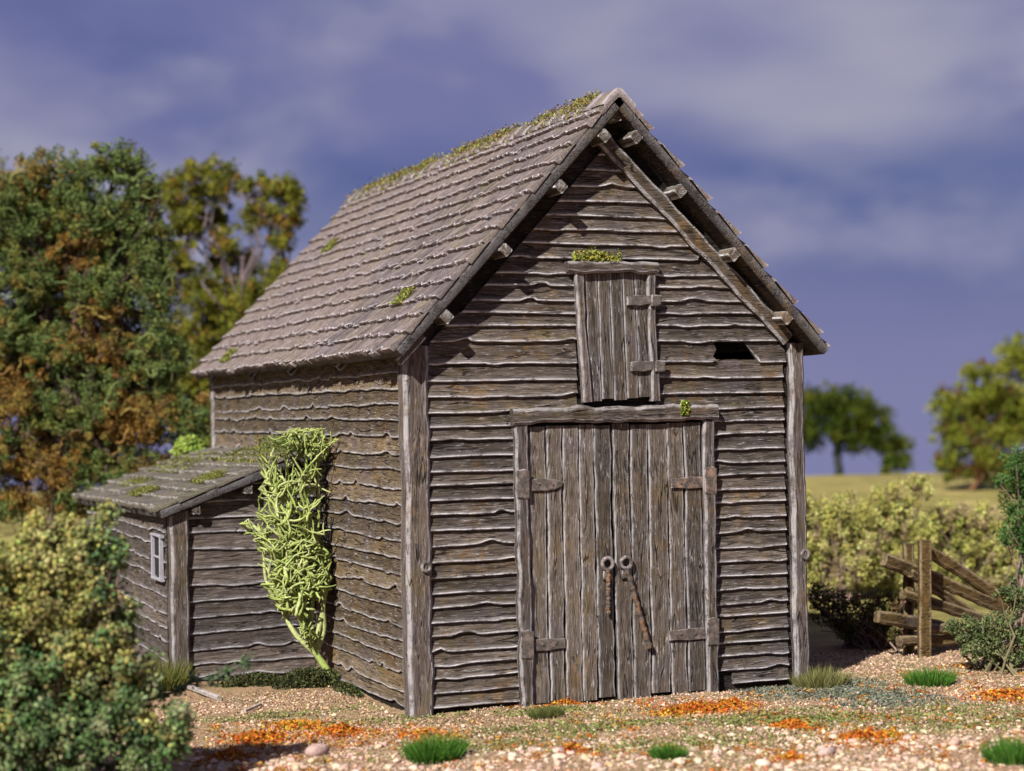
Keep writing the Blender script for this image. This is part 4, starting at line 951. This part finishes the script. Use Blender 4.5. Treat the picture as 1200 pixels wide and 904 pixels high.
for i, (px, py, w, n, lab) in enumerate(heaps): leaf_heap(px, py, w, n, lab, 520+i, (2, 1, 3, 4) if 'yellow' in lab else (4, 3, 3, 1))

r = np.random.default_rng(590); n = 9000; P = np.stack([r.uniform(-2.6, 6.5, n), r.uniform(-4.2, .3, n)], 1); P = P[(r.random(n) < .5+.5*np.sin(P[:, 0]*2.3)*np.sin(P[:, 1]*2.9+1)) & ~((P[:, 0] > -.1) & (P[:, 0] < BW+.05) & (P[:, 1] > -.1))]
P = np.concatenate([P, gz(P[:, 0], P[:, 1])[:, None]+.012], 1)
k_ = r.choice(len(P), 420, replace=False); P = (P[k_][:, None, :]+np.clip(r.normal(size=(420, 30, 3)), -2, 2)*A(.040, .045, .010)).reshape(-1, 3); P = P[~((P[:, 0] > -.1) & (P[:, 0] < BW+.05) & (P[:, 1] > -.1))]; P[:, 2] = np.maximum(P[:, 2], gz(P[:, 0], P[:, 1])+.006)
tag(build_big('scattered_leaves', [leaf_quads(r, P, .014, pick(r, len(P), LF+[(.35, .22, .08), (.22, .22, .07)], (5, 3, 4, 2, 3, 2)), .5, .2)], M['flock'], None), 'orange and tan leaf crumbs strewn thinly over the gravel', 'leaf litter', kind='stuff')
# gravel and grit: too many to count
r = np.random.default_rng(601)
def scatter(n, x0, x1, y0, y1):
    P = np.stack([r.uniform(x0, x1, n), r.uniform(y0, y1, n)], 1)
    inb = (P[:, 0] > -.1) & (P[:, 0] < BW+.05) & (P[:, 1] > -.03); ins = (P[:, 0] > LX-.02) & (P[:, 0] < 0) & (P[:, 1] > LY0-.02)
    P = P[~(inb | ins)]; return np.concatenate([P, gz(P[:, 0], P[:, 1])[:, None]], 1)
SC = [(.58, .40, .27), (.66, .49, .34), (.48, .31, .20), (.72, .57, .42), (.54, .37, .30), (.34, .22, .13)]
P = scatter(26000, -3.6, 7.5, -4.6, 1.8); s = np.clip(np.exp(r.normal(-4.65, .36, len(P))), .005, .026)*(1+.25*np.clip(-P[:, 1]-1, 0, 3)/3)
o = build_big('gravel', [lumps(r, P+A(0, 0, .004), s, pick(r, len(P), SC, (4, 2, 5, .7, 3, 4)), .2, .7, .2)], M['stone'], None); tag(o, 'pinkish buff gravel and grit strewn over the ground', 'gravel', kind='stuff')
P = scatter(2600, -3.2, 6.0, -4.4, -.75); P = P[r.random(len(P)) < np.clip((-P[:, 1]-.55*(P[:, 0]-1)*.45-1.5)/1.5, .01, .8)]
o = build_big('coarse_gravel', [lumps(r, P+A(0, 0, .008), np.clip(np.exp(r.normal(-3.5, .32, len(P))), .015, .06), pick(r, len(P), [(.58, .42, .29), (.66, .50, .36), (.50, .34, .26)], (3, 3, 2)), .22, .55, .12)], M['stone'], None); tag(o, 'pale buff coarse gravel in front of the barn', 'gravel', kind='stuff')
P = scatter(42000, -3.4, 7.5, -4.5, 1.8); P[:, 2] += .004+r.random(len(P))**2*.020
kk = np.sin(P[:, 0]*1.7+np.sin(P[:, 1]*2.3))+np.sin(P[:, 1]*2.9-P[:, 0]*.8)+r.normal(0, .6, len(P))
cc = np.where((kk > .75)[:, None], pick(r, len(P), [(.25, .25, .10), (.32, .31, .14), (.20, .21, .09)], (3, 2, 2)), pick(r, len(P), [(.54, .38, .26), (.42, .28, .18), (.64, .49, .36), (.28, .18, .11), (.56, .38, .30)], (4, 3.5, 3, 1.6, 3)))
o = build_big('turf_crumbs', [leaf_quads(r, P, .0115, cc, .35, .2)], M['flock'], None); tag(o, 'tan and olive crumbled turf covering the ground', 'ground cover', kind='stuff')
# low green and grey ground cover in drifts
def cover(name, seed, spots, n, cols, w, size, label, h=.03):
    r = np.random.default_rng(seed); Ps = []
    for px, py, rx, ry in spots:
        c = onz(px, py); a = np.clip(r.normal(size=(n, 2)), -2, 2)*A(rx, ry); Ps.append(np.stack([c[0]+a[:, 0], c[1]+a[:, 1]], 1))
    P = np.concatenate(Ps); P = P[~((P[:, 0] > -.1) & (P[:, 0] < BW+.05) & (P[:, 1] > -.08))]; P = np.concatenate([P, (gz(P[:, 0], P[:, 1])+r.random(len(P))**2*h+.004)[:, None]], 1)
    o = build_big(name, [leaf_quads(r, P, size, pick(r, len(P), cols, w), .3, .2)], M['flock'], None); tag(o, label, 'ground cover', kind='stuff')
cover('grey_ground_cover', 611, [(960, 812, .30, .16), (1020, 812, .30, .2), (905, 806, .2, .1), (1050, 820, .3, .2), (990, 800, .2, .15)], 1500, [(.17, .19, .14), (.22, .23, .17), (.12, .14, .10)], (3, 2, 2), .016, 'grey green matted growth beside the right corner post')
cover('green_ground_cover', 612, [(955, 838, .28, .10), (770, 868, .5, .14), (640, 832, .25, .08), (480, 838, .5, .12), (560, 872, .5, .15), (870, 845, .3, .1), (1120, 830, .5, .25), (1080, 850, .6, .2), (900, 835, .5, .12), (1180, 845, .5, .2), (720, 848, .4, .1), (620, 850, .5, .12), (830, 868, .5, .15), (1010, 840, .5, .15), (330, 835, .5, .1)], 800, [(.19, .21, .06), (.14, .17, .05), (.25, .25, .09)], (3, 2, 2), .015, 'thin yellow green growth over the gravel')
cover('dry_litter', 613, [(300, 815, .5, .2), (400, 818, .4, .15), (560, 838, .6, .08), (900, 818, .4, .06), (700, 835, .6, .08), (1060, 790, .5, .3), (1150, 790, .5, .3)], 900, [(.42, .30, .17), (.30, .20, .11), (.52, .40, .25), (.22, .15, .08)], (3, 3, 2, 2), .012, 'buff crumbled litter along the foot of the walls', .02)
# single stones and sticks
def stone(px, py, rad, col, label, seed):
    r = np.random.default_rng(seed); c = onz(px, py); iv, jf = ico()
    V = iv*(1+r.normal(0, .24, (12, 1)))*A(*rad); V, F, Cc = V+A(c[0], c[1], G(c[0], c[1])+rad[2]*.45), jf, np.tile(np.array(col), (12, 1))
    o = build('field_stone', V, F, M['stone'], None, {'tint': Cc}, False, True); md = o.modifiers.new('round', 'SUBSURF'); md.levels = 1; md.render_levels = 1
    for p in o.data.polygons: p.use_smooth = True
    tag(o, label, 'stone', 'larger stones on the ground')
stone(372, 882, (.13, .10, .075), (.42, .28, .24), 'large pinkish stone among the orange leaves near the foreground bush', 701)
stone(968, 880, (.12, .09, .06), (.45, .33, .28), 'pinkish grey stone between the orange leaf piles', 702)
stone(1005, 812, (.05, .05, .03), (.55, .42, .36), 'small pale pink stone on the grey ground cover', 703)
stone(655, 888, (.08, .06, .04), (.62, .48, .36), 'flat buff stone on the gravel in front of the left door leaf', 704)
stone(895, 893, (.09, .07, .05), (.66, .50, .38), 'pale buff stone lying in front of the small leaf piles', 705)
stone(700, 897, (.07, .06, .045), (.52, .36, .30), 'brownish pink stone in front of the small grass tuft', 706)
def stick(a, b, rr, label, seed, za=.03, zb=.03):
    p, q = onz(*a), onz(*b); p[2] = G(p[0], p[1])+za; q[2] = G(q[0], q[1])+zb
    o = beam('dry_stick', p, q, rr*2, rr*2, A(0, 0, 1), random.Random(seed), wob=.004, ch=rr*.5, step=.04, mat=M['bleached']); tag(o, label, 'stick', 'bleached sticks')
stick((222, 806), (257, 819), .026, 'thick bleached stick lying in front of the shed boards', 801)
stick((287, 833), (305, 826), .014, 'short pale stick on the litter in front of the creeper', 802)
stick((1128, 762), (1205, 772), .016, 'long bleached stick lying under the trailing shrub', 803, .03, .06)
stick((1150, 776), (1215, 776), .014, 'straight bleached stick in front of the trailing shrub', 804)
stick((1140, 768), (1190, 757), .012, 'curved pale twig crossing the long bleached stick', 805, .02, .12)
